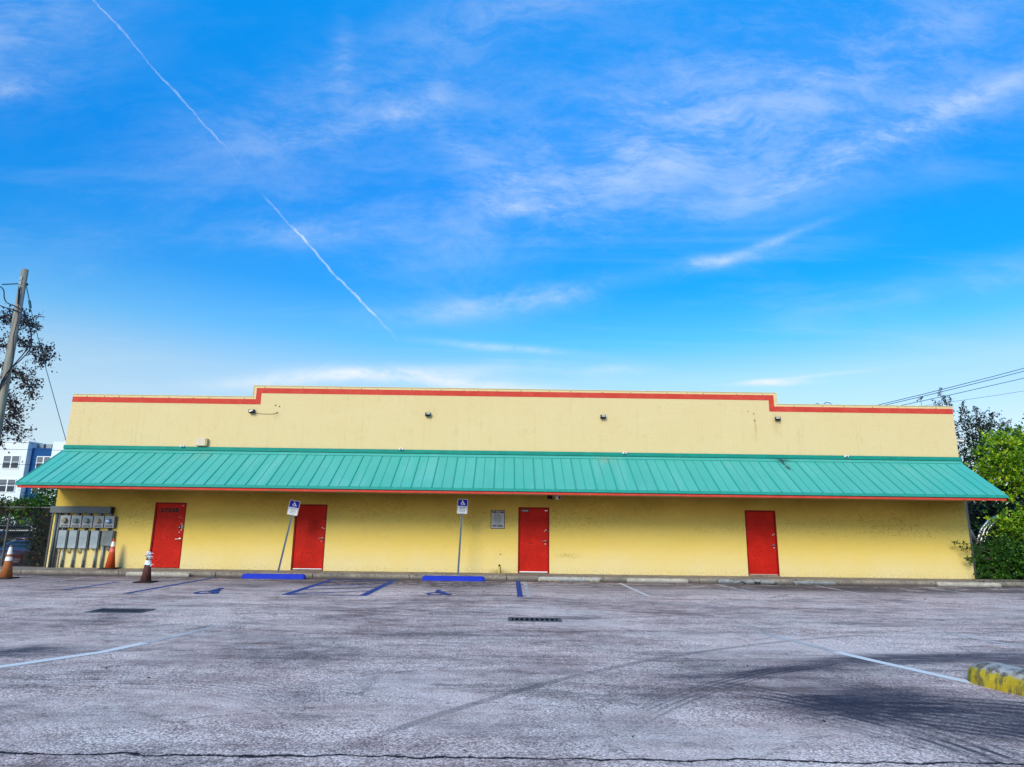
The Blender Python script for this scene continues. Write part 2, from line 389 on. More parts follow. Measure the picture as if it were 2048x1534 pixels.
drift_ = t.noise(t.map(c, (.33, 1.25, 1), loc=(2, 8, 0), rot=(0, 0, .12)), 1.0, 8, .7)
col = t.mix(t.mul(t.step(drift_, .55, .64), t.step(fine, .35, .6, .40, .75)), col, (.15, .115, .105, 1))
sm2 = t.step(t.noise(t.map(c, (.35, .6, 1), loc=(5, 1, 0)), 1.0, 4, .5), .50, .60)
av = t.mix(t.mul(sm2, .6), t.sep(agg)[0], (.5, .5, .5, 1))
grain = t.mul(t.lin(av, 0, 1, .45, 1.6), t.lin(fine, .3, .7, .6, 1.4))
g = t.n('ShaderNodeVectorMath', operation='SCALE'); t.set(g.inputs[0], col); t.set(g.inputs['Scale'], grain); col = g.outputs[0]
# gravel-bare, coarser area near the viewer
pit = t.mul(t.step(t.noise(c, 24, 5, .8), .56, .66), t.mul(t.step(Y, -10.5, -15.5, .15, 1), .75)); col = t.mix(pit, col, (.05, .045, .07, 1))
# dark blue-black sealer / tyre residue
br = t.add(t.mul(t.noise(t.map(c, (1.4, 4.5, 1), rot=(0, 0, .75)), 1, 8, .75), .30), t.mul(t.noise(t.map(c, (.7, 12, 1), rot=(0, 0, -.55)), 1, 5, .7), .28))
br = t.add(br, t.add(t.mul(med, .20), t.mul(fine, .22)))
def blob(cx, cy, rx, ry, a, st): return t.mul(t.ell(X, Y, cx, cy, rx, ry, a), st)
bs = None
for q in [(3.6, -15.2, 1.1, .6, .5, 1.0), (5.1, -13.0, 1.7, .34, .25, 1.0), (4.9, -15.9, 1.0, .9, 0, .8), (2.4, -14.2, 1.0, .22, .1, .75), (3.6, -13.75, .9, .2, .05, .7), (7.5, -13.0, 1.6, .7, .2, .9), (-6.4, -13.2, .9, .55, 0, .95), (2.2, -17.4, 1.5, .3, -.1, .45)]:
    e = blob(*q); bs = e if bs is None else t.add(bs, e)
pm = t.step(t.add(bs, t.mul(t.sub(br, .5), 4.2)), .12, 1.15)
col = t.mix(t.mul(pm, .92), col, t.mix(t.lin(grain, .4, 1.7), (.010, .011, .018, 1), (.085, .085, .115, 1)))
# tyre tracks
def circ(p, q, r_):
    ax, ay, bx, by, cx, cy = *p, *q, *r_
    d = 2*(ax*(by-cy)+bx*(cy-ay)+cx*(ay-by))
    ux = ((ax*ax+ay*ay)*(by-cy)+(bx*bx+by*by)*(cy-ay)+(cx*cx+cy*cy)*(ay-by))/d
    uy = ((ax*ax+ay*ay)*(cx-bx)+(bx*bx+by*by)*(ax-cx)+(cx*cx+cy*cy)*(bx-ax))/d
    return ux, uy, math.hypot(ax-ux, ay-uy)
def track(cx, cy, r0, width, freq, st, x0, x1, y0=-30, y1=30):
    d = t.sub(t.m('SQRT', t.add(t.m('POWER', t.sub(X, cx), 2), t.m('POWER', t.sub(Y, cy), 2))), r0)
    band = t.step(t.m('ABSOLUTE', d), width*.6, width, 1, 0)
    lines = t.step(t.m('SINE', t.mul(d, freq)), -.2, .7, .25, 1) if freq else 1.0
    gate = t.mul(t.mul(t.step(X, x0, x0+.8), t.step(X, x1-.8, x1, 1, 0)), t.mul(t.step(Y, y0, y0+.5), t.step(Y, y1-.5, y1, 1, 0)))
    return t.mul(t.mul(band, lines), t.mul(gate, t.mul(t.mul(t.step(med, .3, .55, .3, 1), t.step(stx2, .35, .55, .3, 1)), t.mul(t.lin(fine, .3, .7, .6, 1.2), st*.95))))
k1 = circ((.08, -15.03), (1.7, -13.45), (4.64, -11.56)); k2 = circ((1.2, -15.9), (2.7, -14.3), (5.4, -12.7))
tm = t.add(track(*k1, .07, 0, .55, -1.5, 6.5), track(*k2, .22, 75, .6, .8, 5.5))
tm = t.add(tm, track(2.2, -19.6, 4.2, .55, 48, .95, 3.0, 6.6, -17.2, -14.4))
tm = t.add(tm, track(-1.5, -19.5, 7.2, .45, 60, .7, 3.2, 7.5, -17.0, -12.2))
tm = t.add(tm, track(6.5, -20.5, 7.4, .16, 0, .6, 2.2, 12, -15.5, -12.0))
tm = t.add(tm, track(4.0, -18.6, 3.3, .5, 40, 1.0, 2.6, 6.4, -17.4, -14.6))
tm = t.add(tm, track(1.0, -17.2, 2.9, .35, 44, .9, 2.0, 4.6, -17.4, -14.0))
tm = t.add(tm, track(-2.2, -18.4, 5.3, .22, 60, .3, -6.5, 1.5, -16.0, -12.5))
tm = t.add(tm, track(0, -2.0, 7.6, .12, 0, .3, -6, 6, -10.5, -7.0))
tm = t.add(tm, track(-4.2, -17.6, 3.0, .5, 70, .34, -6.0, -1.5, -17.5, -14.0))
tm = t.add(tm, track(-5.9, -18.3, 2.6, .4, 70, .35, -6.5, -3.6, -17.5, -15.2))
tm = t.add(tm, track(.6, -18.0, 3.3, .4, 62, .55, 1.8, 4.4, -17.4, -14.6))
tm = t.add(tm, track(1.3, -18.2, 3.6, .3, 50, .5, 2.6, 5.6, -17.4, -14.4))
col = t.mix(t.m('MINIMUM', tm, .85), col, (.030, .030, .045, 1))
# grime along the wheel stops
edge = t.mul(t.step(Y, -5.6, -1.8), t.step(t.add(t.mul(stx2, .6), t.mul(med, .4)), .40, .56))
edge = t.add(edge, t.mul(t.step(Y, -1.85, -1.50), t.step(med, .30, .5, .5, 1)))
edge = t.add(edge, t.mul(t.ell(X, Y, -1.5, -2.9, 1.1, .8), t.step(med, .38, .55)))
edge = t.add(edge, t.mul(t.ell(X, Y, -4.2, -2.6, 1.6, .9), t.step(med, .40, .58)))
edge = t.add(edge, t.mul(t.ell(X, Y, 11.0, -2.6, 4.5, 1.0), t.step(stx2, .36, .52)))
col = t.mix(t.m('MINIMUM', t.mul(edge, .8), .85), col, (.075, .055, .05, 1))
# cracks
wob_ = t.mul(t.sub(t.noise(c, 1.3, 6, .7), .5), .35)
cr1 = t.step(t.m('ABSOLUTE', t.add(t.add(Y, 16.98), wob_)), .008, t.lin(med, .3, .7, .012, .045), 1, 0)
cr2 = t.mul(t.step(t.m('ABSOLUTE', t.add(t.add(Y, 7.25), t.add(wob_, t.mul(X, .02)))), .008, .035, 1, 0), t.mul(t.step(X, -5.5, -4.5), t.step(X, 1, 3, 1, 0)))
vd = t.n('ShaderNodeTexVoronoi', feature='DISTANCE_TO_EDGE')
wv2 = t.n('ShaderNodeVectorMath', operation='MULTIPLY_ADD'); t.set(wv2.inputs[0], t.vec(med, stx2)); wv2.inputs[1].default_value = (.9, .9, 0); t.set(wv2.inputs[2], c)
t.set(vd.inputs['Vector'], wv2.outputs[0]); vd.inputs['Scale'].default_value = .42
cr3 = t.mul(t.step(vd.outputs[0], .001, .008, 1, 0), t.step(big, .42, .55))
col = t.mix(t.m('ADD', t.add(cr1, t.mul(cr2, .6)), t.mul(cr3, .55), clamp=True), col, (.022, .02, .025, 1))
# leaf bits and oil specks
sp = t.mul(t.step(t.vor(t.map(c, (1, 2.2, 1)), 1.7), .035, .06, 1, 0), .85)
sp2 = t.mul(t.step(t.vor(t.map(c, (1, 1.6, 1), loc=(3, 7, 0)), 3.3), .03, .05, 1, 0), .8)
col = t.mix(t.m('MAXIMUM', sp, sp2), col, (.03, .028, .04, 1))
t.set(b.inputs['Base Color'], col)
bump(t, b, t.add(t.mul(aggd, -.6), t.mul(fine, .8)), .6, .012)

# worn road paint
def paint(name, colr, wear, rough=.7):
    mt, t, b = new(name, rough, spec=.3)
    c = wpos(t)
    n = t.add(t.mul(t.noise(c, 2.0, 5, .65), .45), t.mul(t.noise(c, 38, 4, .8), .55))
    t.set(b.inputs['Base Color'], t.mix(t.noise(c, 5, 4), tuple(v*.8 for v in colr)+(1,), (*colr, 1)))
    tr = t.n('ShaderNodeBsdfTransparent'); mx = t.n('ShaderNodeMixShader')
    t.set(mx.inputs[0], t.step(n, wear-.05, wear+.05)); t.nt.links.new(tr.outputs[0], mx.inputs[1]); t.nt.links.new(b.outputs[0], mx.inputs[2])
    t.nt.links.new(mx.outputs[0], t.nt.nodes['Material Output'].inputs[0])
    return mt
MPW = paint('white_line_paint', (.70, .62, .56), .40); MPF = paint('faded_line_paint', (.60, .52, .48), .45)
MPB = paint('blue_line_paint', (.006, .055, .23), .34); MPBF = paint('blue_line_faded', (.015, .07, .27), .42)

# leaves
def leafmat(name, stops, trans=.35, rough=.5):
    mt, t, b = new(name, rough, spec=.35)
    a = t.n('ShaderNodeAttribute', attribute_name='tone')
    col = t.ramp(a.outputs['Fac'], stops); t.set(b.inputs['Base Color'], col)
    tl = t.n('ShaderNodeBsdfTranslucent'); t.set(tl.inputs[0], col)
    mx = t.n('ShaderNodeMixShader'); mx.inputs[0].default_value = trans
    t.nt.links.new(b.outputs[0], mx.inputs[1]); t.nt.links.new(tl.outputs[0], mx.inputs[2])
    t.nt.links.new(mx.outputs[0], t.nt.nodes['Material Output'].inputs[0])
    return mt
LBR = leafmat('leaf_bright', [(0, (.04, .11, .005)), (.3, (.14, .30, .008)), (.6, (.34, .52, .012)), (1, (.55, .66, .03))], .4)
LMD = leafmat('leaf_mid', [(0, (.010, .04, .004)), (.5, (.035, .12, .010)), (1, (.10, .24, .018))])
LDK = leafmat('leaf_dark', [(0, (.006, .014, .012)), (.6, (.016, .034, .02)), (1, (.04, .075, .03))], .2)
LPU = leafmat('leaf_dusk', [(0, (.014, .010, .028)), (.6, (.028, .020, .036)), (.85, (.05, .055, .025)), (1, (.10, .05, .04))], .15)
LDRY = leafmat('leaf_dry', [(0, (.05, .03, .015)), (.6, (.13, .08, .04)), (1, (.2, .16, .05))], .2)

def leaf_mesh(name, C, D, L, W, mat, tone, rng, parent=None, kind=None):
    """C centres, D unit directions, L lengths, W widths -> folded rhombic leaves"""
    n = len(C); ref = rng.normal(size=(n, 3)); ref[:, 2] += 1.2
    sd_ = np.cross(D, ref); sd_ /= np.linalg.norm(sd_, axis=1)[:, None]+1e-9
    nr = np.cross(sd_, D)
    a = C; d = C + D*L[:, None]
    mid = C + D*(L*.45)[:, None] - nr*(L*.10)[:, None]
    l = mid + sd_*W[:, None] + nr*(L*.14)[:, None]; r_ = mid - sd_*W[:, None] + nr*(L*.14)[:, None]
    V = np.stack([a, l, d, r_], 1).reshape(-1, 3)
    i = np.arange(n)*4
    F = np.stack([np.stack([i, i+1, i+2], 1), np.stack([i, i+2, i+3], 1)], 1).reshape(-1, 3)
    me = bpy.data.meshes.new(name); me.from_pydata(V.tolist(), [], F.tolist()); me.materials.append(mat)
    at = me.attributes.new('tone', 'FLOAT', 'FACE'); at.data.foreach_set('value', np.repeat(tone, 2).astype(np.float32))
    o = bpy.data.objects.new(name, me); COL.objects.link(o); o.parent = parent
    if kind: o['kind'] = kind
    return o
def crown(name, blobs, leaf, mat, parent, seed, spray=9, twig=.35, out=.7, droop=0.0, loc=(0, 0, 0), hollow=.35):
    """blobs: (cx,cy,cz,rx,ry,rz,n_sprays) ; leaves sit along short twigs radiating from each clump"""
    rng = np.random.default_rng(seed); Cs = []; Ds = []; Tn = []
    for (cx, cy, cz, rx, ry, rz, n) in blobs:
        v = rng.normal(size=(n, 3)); v /= np.linalg.norm(v, axis=1)[:, None]
        rad = (hollow + (1-hollow)*rng.random(n)**.6)*(1+.13*rng.normal(size=n))
        base = v*rad[:, None]*np.array([rx, ry, rz]) + np.array([cx, cy, cz])
        d = v*out + rng.normal(size=(n, 3))*.45; d[:, 2] += .25-droop; d /= np.linalg.norm(d, axis=1)[:, None]
        ct = np.clip(.45+.28*rng.normal(size=n), 0, 1)
        for k in range(spray):
            s_ = (k+.5)/spray*twig*(.7+.6*rng.random(n))
            p = base + d*s_[:, None]; p[:, 2] -= droop*s_**2*2
            ld = d*.5 + rng.normal(size=(n, 3))*.7; ld[:, 2] -= droop*.5; ld /= np.linalg.norm(ld, axis=1)[:, None]
            Cs.append(p); Ds.append(ld); Tn.append(np.clip(ct+.18*rng.normal(size=n), 0, 1))
    Cs = np.concatenate(Cs); Ds = np.concatenate(Ds); Tn = np.concatenate(Tn)
    L = leaf*(.6+.8*rng.random(len(Cs)))
    o = leaf_mesh(name, Cs, Ds, L, L*.27, mat, Tn, rng, parent); o.location = loc
    return o

# ================================================================== SETTING
def holed_sheet(xs, ys, holes, z):
    mb = MB(); xs = sorted(xs); ys = sorted(ys)
    for i in range(len(xs)-1):
        for j in range(len(ys)-1):
            cx, cy = (xs[i]+xs[i+1])/2, (ys[j]+ys[j+1])/2
            if any(h[0] < cx < h[1] and h[2] < cy < h[3] for h in holes): continue
            mb.poly([(xs[i], ys[j], z), (xs[i+1], ys[j], z), (xs[i+1], ys[j+1], z), (xs[i], ys[j+1], z)])
    return mb
G1 = (-7.88, -6.86, -9.50, -8.95); G2 = (.06, 1.02, -9.95, -9.50)
MGR = basic('grass_ground', (.06, .09, .03), .95, var=.35, scale=.5, dirt=(.14, .11, .06))
struct(MB().poly([(-900, -900, -.56), (900, -900, -.56), (900, 900, -.56), (-900, 900, -.56)]).build('ground', MGR))
lot = struct(holed_sheet([-60, G1[0], G1[1], G2[0], G2[1], 60], [-70, -1.0, G1[2], G1[3], G2[2], G2[3]], [G1, G2], 0).build('parking_lot', MA))
MB().box(-60, 60, -70, -69.8, -.56, -.004).box(-60, -59.8, -69.8, -1, -.56, -.004).box(59.8, 60, -69.8, -1, -.56, -.004).build('lot_edge', MCON, lot)
MAD = basic('back_lot_asphalt', (.12, .12, .13), .9, var=.2, scale=1)
struct(MB().poly([(-60, .35, -.5), (-15.4, .35, -.5), (-15.4, 40, -.5), (-60, 40, -.5)]).build('back_lot', MAD))
MSOIL = basic('soil', (.07, .05, .03), .95, var=.35, scale=3, dirt=(.03, .04, .015))
struct(MB().box(15.75, 60, -.95, 30, -.55, .06).build('planting_bed', MSOIL))

# sidewalk with its slabs
sw = struct(MB().box(-60, 17.0, -1.14, .34, -.55, .04).build('sidewalk', MDK))
rnd = random.Random(4)
xs = [-60, -40, -30, -24] + [-21.2+3.03*i for i in range(13)] + [17.04]
for i in range(len(xs)-1):
    a, b_ = xs[i]+.006, xs[i+1]-.006
    MB().box(a, b_, -1.2+rnd.uniform(-.004, .004), -.004 if xs[i] > -15.3 else .35, -.02, .13+rnd.uniform(-.003, .003)).build('slab', MCON, sw, bevel=.015)

# painted markings on the lot
def line(name, x0, y0, x1, y1, wd, mat, z=.004, lab=None):
    d = Vector((x1-x0, y1-y0, 0)).normalized(); n = Vector((-d.y, d.x, 0))*wd/2
    a, b_ = Vector((x0, y0, z)), Vector((x1, y1, z))
    return MB().poly([a-n, b_-n, b_+n, a+n]).build(name, mat, lot, label=lab)
line('parking_line', -12.9, -5.1, -12.3, -1.6, .10, MPF)
line('parking_line', -10.83, -5.7, -10.80, -3.4, .10, MPBF)
line('parking_line', -8.98, -6.26, -8.9, -1.5, .15, MPB, lab='blue stall line beside the symbol')
line('parking_line', -5.28, -6.13, -5.28, -1.55, .17, MPB)
line('parking_line', -3.42, -6.13, -3.40, -1.60, .19, MPB)
line('parking_line', -5.21, -1.68, -3.47, -1.68, .20, MPB, .008)
line('parking_line', -5.21, -6.10, -3.50, -6.10, .08, MPBF, .008)
for k in range(4):
    ya = -5.9+k*1.05
    line('hatch_line', -5.2, ya, -3.5, ya+.85, .12, MPBF, .008)
line('parking_line', .35, -5.93, .37, -1.40, .14, MPB, lab='short thick blue line')
line('parking_line', .56, -5.9, .57, -1.7, .11, MPF)
line('parking_line', 3.58, -5.44, 3.47, -1.75, .11, MPW)
line('parking_line', 6.75, -4.6, 6.42, -1.7, .11, MPF)
line('parking_line', 9.6, -4.4, 9.45, -1.8, .10, MPF)
line('parking_line', 12.95, -4.3, 12.6, -1.75, .11, MPF)
def pathline(pts, wd, mat, lab):
    mb = MB()
    P = [Vector((*p, .004)) for p in pts]; N = []
    for i in range(len(P)):
        d = (P[min(i+1, len(P)-1)]-P[max(i-1, 0)]).normalized(); N.append(Vector((-d.y, d.x, 0))*wd/2)
    for i in range(len(P)-1): mb.poly([P[i]-N[i], P[i+1]-N[i+1], P[i+1]+N[i+1], P[i]+N[i]])
    return mb.build('parking_line', mat, lot, label=lab)
MPN = paint('near_line_paint', (.84, .75, .68), .33)
pathline([(-6.6, -15.4), (-5.95, -14.13), (-5.33, -13.2), (-5.13, -12.5)], .15, MPN, 'long pale line at the near left')
pathline([(-5.13, -12.5), (-4.98, -11.9), (-4.80, -11.1)], .13, MPF, None)
pathline([(4.72, -12.55), (4.95, -13.2), (5.40, -14.36)], .15, MPN, 'long pale line running to the yellow island')
pathline([(4.22, -10.72), (4.5, -11.7), (4.72, -12.55)], .13, MPF, None)
line('parking_line', 7.4, -10.5, 7.95, -12.2, .11, MPF)

def symbol(mb, place, s=1.0, thin=.11):
    """access symbol: wheel ring, body, head, foot. place maps (a,b) in unit square coordinates -> 3D"""
    def strip(pts, wd):
        P = [Vector(p) for p in pts]
        for i in range(len(P)-1):
            d = (P[i+1]-P[i]).normalized(); n = Vector((-d.y, d.x))*wd/2; e = d*wd*.28
            mb.poly([place(*(q)) for q in (P[i]-n-e, P[i+1]-n+e, P[i+1]+n+e, P[i]+n-e)])
    ring = [(-.10+.33*math.cos(q), -.25+.33*math.sin(q)) for q in [R(110+i*14.5) for i in range(18)]]
    strip(ring, thin)
    strip([(-.12, .50), (-.07, -.02), (.22, -.04), (.40, -.50), (.54, -.44)], thin*1.25)
    strip([(-.10, .24), (.18, .22)], thin)
    mb.poly([place(-.13+.13*math.cos(R(a)), .70+.13*math.sin(R(a))) for a in range(0, 360, 30)])
for cx, cy, w_, h_ in ((-7.25, -5.55, .52, .95), (-1.68, -5.25, .52, .85)):
    mb = MB(); k = [.010]
    symbol(mb, lambda a, b_: (cx+a*w_*1.1, cy+b_*h_, .006), thin=.17)
    # stack every strip a hair above the last so no two faces coincide
    i = 0
    for fi, f in enumerate(mb.f):
        for q in f: x_, y_, z_ = mb.v[q]; mb.v[q] = (x_, y_, .006+fi*.0004)
    mb.build('access_symbol', MPB, lot)

# drain grates: recessed pit with bars
def grate(b4, label):
    x0, x1, y0, y1 = b4; cx, cy = (x0+x1)/2, (y0+y1)/2
    g = thing('drain_grate', label, 'drain grate', (cx, cy, 0), group='drain grates in the lot')
    hx, hy = (x1-x0)/2, (y1-y0)/2
    MB().box(-hx, hx, -hy, -hy+.03, -.35, -.003).box(-hx, hx, hy-.03, hy, -.35, -.003).box(-hx, -hx+.03, -hy+.03, hy-.03, -.35, -.003).box(hx-.03, hx, -hy+.03, hy-.03, -.35, -.003).box(-hx+.03, hx-.03, -hy+.03, hy-.03, -.37, -.34).build('pit', MDK, g)
    MB().box(-hx-.01, hx+.01, -hy-.01, -hy+.05, .001, .012).box(-hx-.01, hx+.01, hy-.05, hy+.01, .001, .012).box(-hx-.01, -hx+.06, -hy+.05, hy-.05, .001, .012).box(hx-.06, hx+.01, -hy+.05, hy-.05, .001, .012).build('frame', MGI, g)
    n = 9
    first = None
    for i in range(n):
        xx = -hx+.06+(i+.5)*(2*hx-.12)/n
        if first is None:
            first = MB().box(-.017, .017, -hy+.05, hy-.05, -.018, .008).build('bar', MGI, g)
            first.location = (xx, 0, 0)
        else:
            c_ = first.copy(); COL.objects.link(c_); c_.parent = g; c_.location = (xx, 0, 0)
MGI = basic('cast_iron', (.075, .08, .10), .6, .4, var=.3, scale=12)
grate(G1, 'dark iron drain grate in the lot at left, nearest the grimy torn cone')
grate(G2, 'dark iron drain grate in the middle of the lot, below the short blue line')

# ================================================================== BUILDING
BX0, BX1 = -15.2, 15.6
bld = thing('store_building', 'long single-storey yellow stucco building with red doors and teal metal awning', 'building', (0, 0, 0))
DO = [(-11.86, -10.80), (-7.14, -6.06), (.385, 1.435), (8.05, 9.10)]
DZ = 2.285
STX0, STX1 = -8.93, 9.42
ZT, ZM = 5.95, 6.35
def grid_wall(mb, xs, zs, inside, y0, y1):
    xs = sorted(xs); zs = sorted(zs); nx, nz = len(xs)-1, len(zs)-1
    ok = [[inside((xs[i]+xs[i+1])/2, (zs[j]+zs[j+1])/2) for j in range(nz)] for i in range(nx)]
    g = lambda i, j: 0 <= i < nx and 0 <= j < nz and ok[i][j]
    for i in range(nx):
        for j in range(nz):
            if not ok[i][j]: continue
            a, b_, c_, d = xs[i], xs[i+1], zs[j], zs[j+1]
            mb.poly([(a, y0, c_), (b_, y0, c_), (b_, y0, d), (a, y0, d)]); mb.poly([(a, y1, c_), (a, y1, d), (b_, y1, d), (b_, y1, c_)])
            if not g(i-1, j): mb.poly([(a, y0, c_), (a, y0, d), (a, y1, d), (a, y1, c_)])
            if not g(i+1, j): mb.poly([(b_, y0, c_), (b_, y1, c_), (b_, y1, d), (b_, y0, d)])
            if not g(i, j-1): mb.poly([(a, y0, c_), (a, y1, c_), (b_, y1, c_), (b_, y0, c_)])
            if not g(i, j+1): mb.poly([(a, y0, d), (b_, y0, d), (b_, y1, d), (a, y1, d)])
def inwall(x, z):
    if z > ZT and not (STX0 < x < STX1): return False
    return not any(a < x < b_ and z < DZ for a, b_ in DO)
mb = MB(); grid_wall(mb, [BX0, BX1, STX0, STX1]+[q for d in DO for q in d], [-.5, DZ, ZT, ZM], inwall, 0, .25)
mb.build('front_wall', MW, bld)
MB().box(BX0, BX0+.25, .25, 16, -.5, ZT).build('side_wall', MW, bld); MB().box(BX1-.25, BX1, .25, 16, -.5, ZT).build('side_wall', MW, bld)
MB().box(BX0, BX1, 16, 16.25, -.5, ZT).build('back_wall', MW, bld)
MB().box(BX0+.25, BX1-.25, .25, 16, 5.0, 5.25).build('flat_roof', MROOF, bld)
# parapet cap: thin metal drip running along each height
cap = MB()
cap.box(BX0-.02, STX0-.02, -.018, .27, ZT, ZT+.02); cap.box(STX1+.02, BX1+.02, -.018, .27, ZT, ZT+.02)
cap.box(STX0-.02, STX1+.02, -.018, .27, ZM, ZM+.02); cap.box(STX0-.02, STX0, -.018, .27, ZT, ZM); cap.box(STX1, STX1+.02, -.018, .27, ZT, ZM)
cp = cap.build('parapet_cap', MCAP, bld)
sc = MB(); x = BX0+.5
rnd = random.Random(7)
while x < BX1-.3:
    z = (ZM if STX0 < x < STX1 else ZT)-.055+rnd.uniform(-.012, .012)
    sc.lathe([(.013, -.012), (.013, .004)], 6, (x, 0, z), 'y'); x += rnd.uniform(.45, 1.4)
sc.build('cap_fastener', MBLK, cp, kind='stuff')
# red band following the stepped parapet, a 6 mm raised coat
def band():
    o, h = -.006, .185
    zs0, zm0 = 5.685, 6.085
    m_ = MB()
    m_.box(BX0, -8.83, o, .0-.001, zs0, zs0+h); m_.box(9.32, BX1, o, -.001, zs0, zs0+h)
    m_.box(-8.83, -8.65, o, -.001, zs0, zm0+h); m_.box(9.14, 9.32, o, -.001, zs0, zm0+h)
    m_.box(-8.65, 9.14, o, -.001, zm0, zm0+h)
    return m_
band().build('red_band', MRB, bld)
# ---- awning
AY, AZ = -1.95, 2.80; TY, TZ = -.06, 3.99
aw = MB()
aw.box(BX0+.06, BX1-.06, AY+.05, -.004, 2.665, 2.70)                       # soffit board
awning = aw.build('awning', MSOF, bld, label='long teal metal awning above the doors')
for xe in (BX0, BX1-.03):
    MB().prism([(AY+.02, 2.74), (-.004, 2.74), (-.004, 4.0), (TY, TZ-.03), (AY+.02, AZ-.03)], 'x', xe, xe+.03).build('gable_end', MTD, awning)
L_ = math.hypot(TY-AY, TZ-AZ); ang = math.atan2(TZ-AZ, TY-AY)
NP = 48; PW_ = (BX1-BX0)/NP
pan = MB().box(0, PW_, 0, L_, -.012, 0); pane = None
ribm = MB()
ribm.prism([(-.004, .001), (.040, .001), (.032, .020), (.004, .020)], 'y', -.008, L_)
mid = MB().prism([(PW_*.5-.012, .001), (PW_*.5+.012, .001), (PW_*.5+.006, .009), (PW_*.5-.006, .009)], 'y', -.006, L_)
for i in range(NP):
    xx = BX0+i*PW_
    if pane is None:
        pane = pan.build('roof_panel', MT, awning); 
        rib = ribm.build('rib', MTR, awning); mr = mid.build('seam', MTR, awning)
        trio = [pane, rib, mr]; cur = trio
    else:
        cur = []
        for o in trio:
            c_ = o.copy(); COL.objects.link(c_); c_.parent = awning; cur.append(c_)
    for o in cur: o.location = (xx, AY, AZ); o.rotation_euler = (ang, 0, 0)
# ridge: sloping cap, then upright flashing against the wall
MB().prism([(-.16, TZ-.035), (-.004, TZ+.062), (-.004, TZ+.05), (-.16, TZ-.05)], 'x', BX0-.01, BX1+.01).build('ridge_cap', MT, awning)
MB().box(BX0-.02, BX1+.02, -.05, -.002, TZ+.065, TZ+.185).build('flashing', MTD, awning)
MB().box(BX0-.02, BX1+.02, -.062, -.05, TZ+.060, TZ+.078).build('flashing_hem', MTD, awning)
rw = MB(); x = BX0+.1
while x < BX1-.1:
    rw.box(x, x+.05, -.172, -.160, TZ-.056, TZ-.046); x += .105
rw.build('cap_screw_row', MTD, awning, kind='stuff')
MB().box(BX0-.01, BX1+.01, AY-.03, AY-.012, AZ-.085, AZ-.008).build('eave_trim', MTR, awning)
MB().box(BX0+.02, BX1-.02, AY-.008, AY+.012, AZ-.108, AZ-.088).build('eave_gap', MDK, awning)
MB().box(BX0+.05, BX1-.05, AY-.006, AY+.02, AZ-.170, AZ-.109).build('red_fascia', MRB, awning)
MSTN = basic('stained_soffit', (.14, .08, .03), .9)
for a, b_ in ((-14.2, -13.8), (-10.6, -9.9), (-7.5, -6.9), (-5.3, -4.6), (.0, 1.1), (4.2, 5.4), (10.2, 10.6)):
    MB().box(a, b_, AY-.0085, AY-.0062, AZ-.178, AZ-.160).build('rotten_patch', MSTN, awning)

# ---- doors
def door(i, lab):
    x0, x1 = DO[i]; w_ = x1-x0; z0 = .13
    fr = MB().box(x0, x0+.05, .012, .12, z0, DZ).box(x1-.05, x1, .012, .12, z0, DZ).box(x0+.05, x1-.05, .012, .12, DZ-.05, DZ)
    lf = MB().box(x0+.054, x1-.054, .045, .09, z0+.035, DZ-.054)
    d = lf.build('door', MR, bld, label=lab)
    fr.build('door_frame', MRF, d)
    MB().box(x0, x1, .125, .24, z0, DZ).build('door_backing', MDK, d)
    for zz in (.42, 1.25, 2.02): MB().tube([(x0+.052, .040, zz), (x0+.052, .040, zz+.10)], .008, 6).build('hinge', MRF, d)
    return d, x0, x1
MRF = basic('red_frame_paint', (.22, .008, .006), .5, var=.15, scale=3)
def lever(d, x, z, mat=MCHR, dark=False):
    m_ = MB().lathe([(.032, .0), (.032, -.012), (.016, -.016), (.016, -.045)], 14, (x, .044, z), 'y').box(x-.13, x+.01, -.012, .004, z-.011, z+.011)
    m_.build('handle', mat, d)
def cyl(d, name, x, z, r=.022, mat=MCHR, dep=.02): MB().lathe([(r, .0), (r, -dep), (r*.6, -dep-.004)], 14, (x, .044, z), 'y').build(name, mat, d)
MLVR = basic('lever_metal', (.16, .15, .15), .35, .8)
d, x0, x1 = door(0, 'red door with black number 27338')
MB().box(x0, x1, .0, .10, .131, .150).build('threshold', MCON, d)
text('house_number', '27338', .19, MBLK, d, (-11.38, .0425, 2.02), sx=1.3, bold=.009)
lever(d, x1-.13, 1.09); cyl(d, 'lock', x1-.17, 1.47, .05, MBLK, .02); cyl(d, 'lock_cylinder', x1-.17, 1.47, .02, MCHR, .03)
MB().box(x1-.12, x1-.02, .030, .0445, 1.42, 1.55).build('latch_guard', MLVR, d)
chip = MB()
for (a, b_, ww, hh) in ((-.11, 1.58, .03, .02), (-.16, 1.30, .03, .02), (-.10, 1.37, .03, .025), (-.12, 2.18, .05, .012), (-.21, 1.78, .025, .012), (-.17, 1.84, .012, .01), (-.13, 1.76, .03, .006), (-.19, 1.66, .012, .01)):
    chip.box(x1+a-ww, x1+a, .0435, .0448, b_, b_+hh)
chip.build('paint_chip', MCOL, d)
d, x0, x1 = door(1, 'red door right of the leaning sign post')
MB().box(x0+.05, x1-.05, .025, .10, .131, .150).build('threshold', MCON, d); MB().box(x0+.06, x1-.06, .036, .044, .168, .192).build('door_sweep', MWHT, d)
lever(d, x1-.11, 1.17, MLVR); cyl(d, 'lock', x1-.14, 1.52, .018); cyl(d, 'lock', x1-.075, 1.49, .018); cyl(d, 'lock', x1-.13, 1.08, .018)
d, x0, x1 = door(2, 'red door with a closer arm at its top, right of the welcome sign')
MB().box(x0+.05, x1-.05, .025, .10, .131, .150).build('threshold', MCON, d); MB().box(x0+.06, x1-.06, .036, .044, .160, .190).build('door_sweep', MWHT, d)
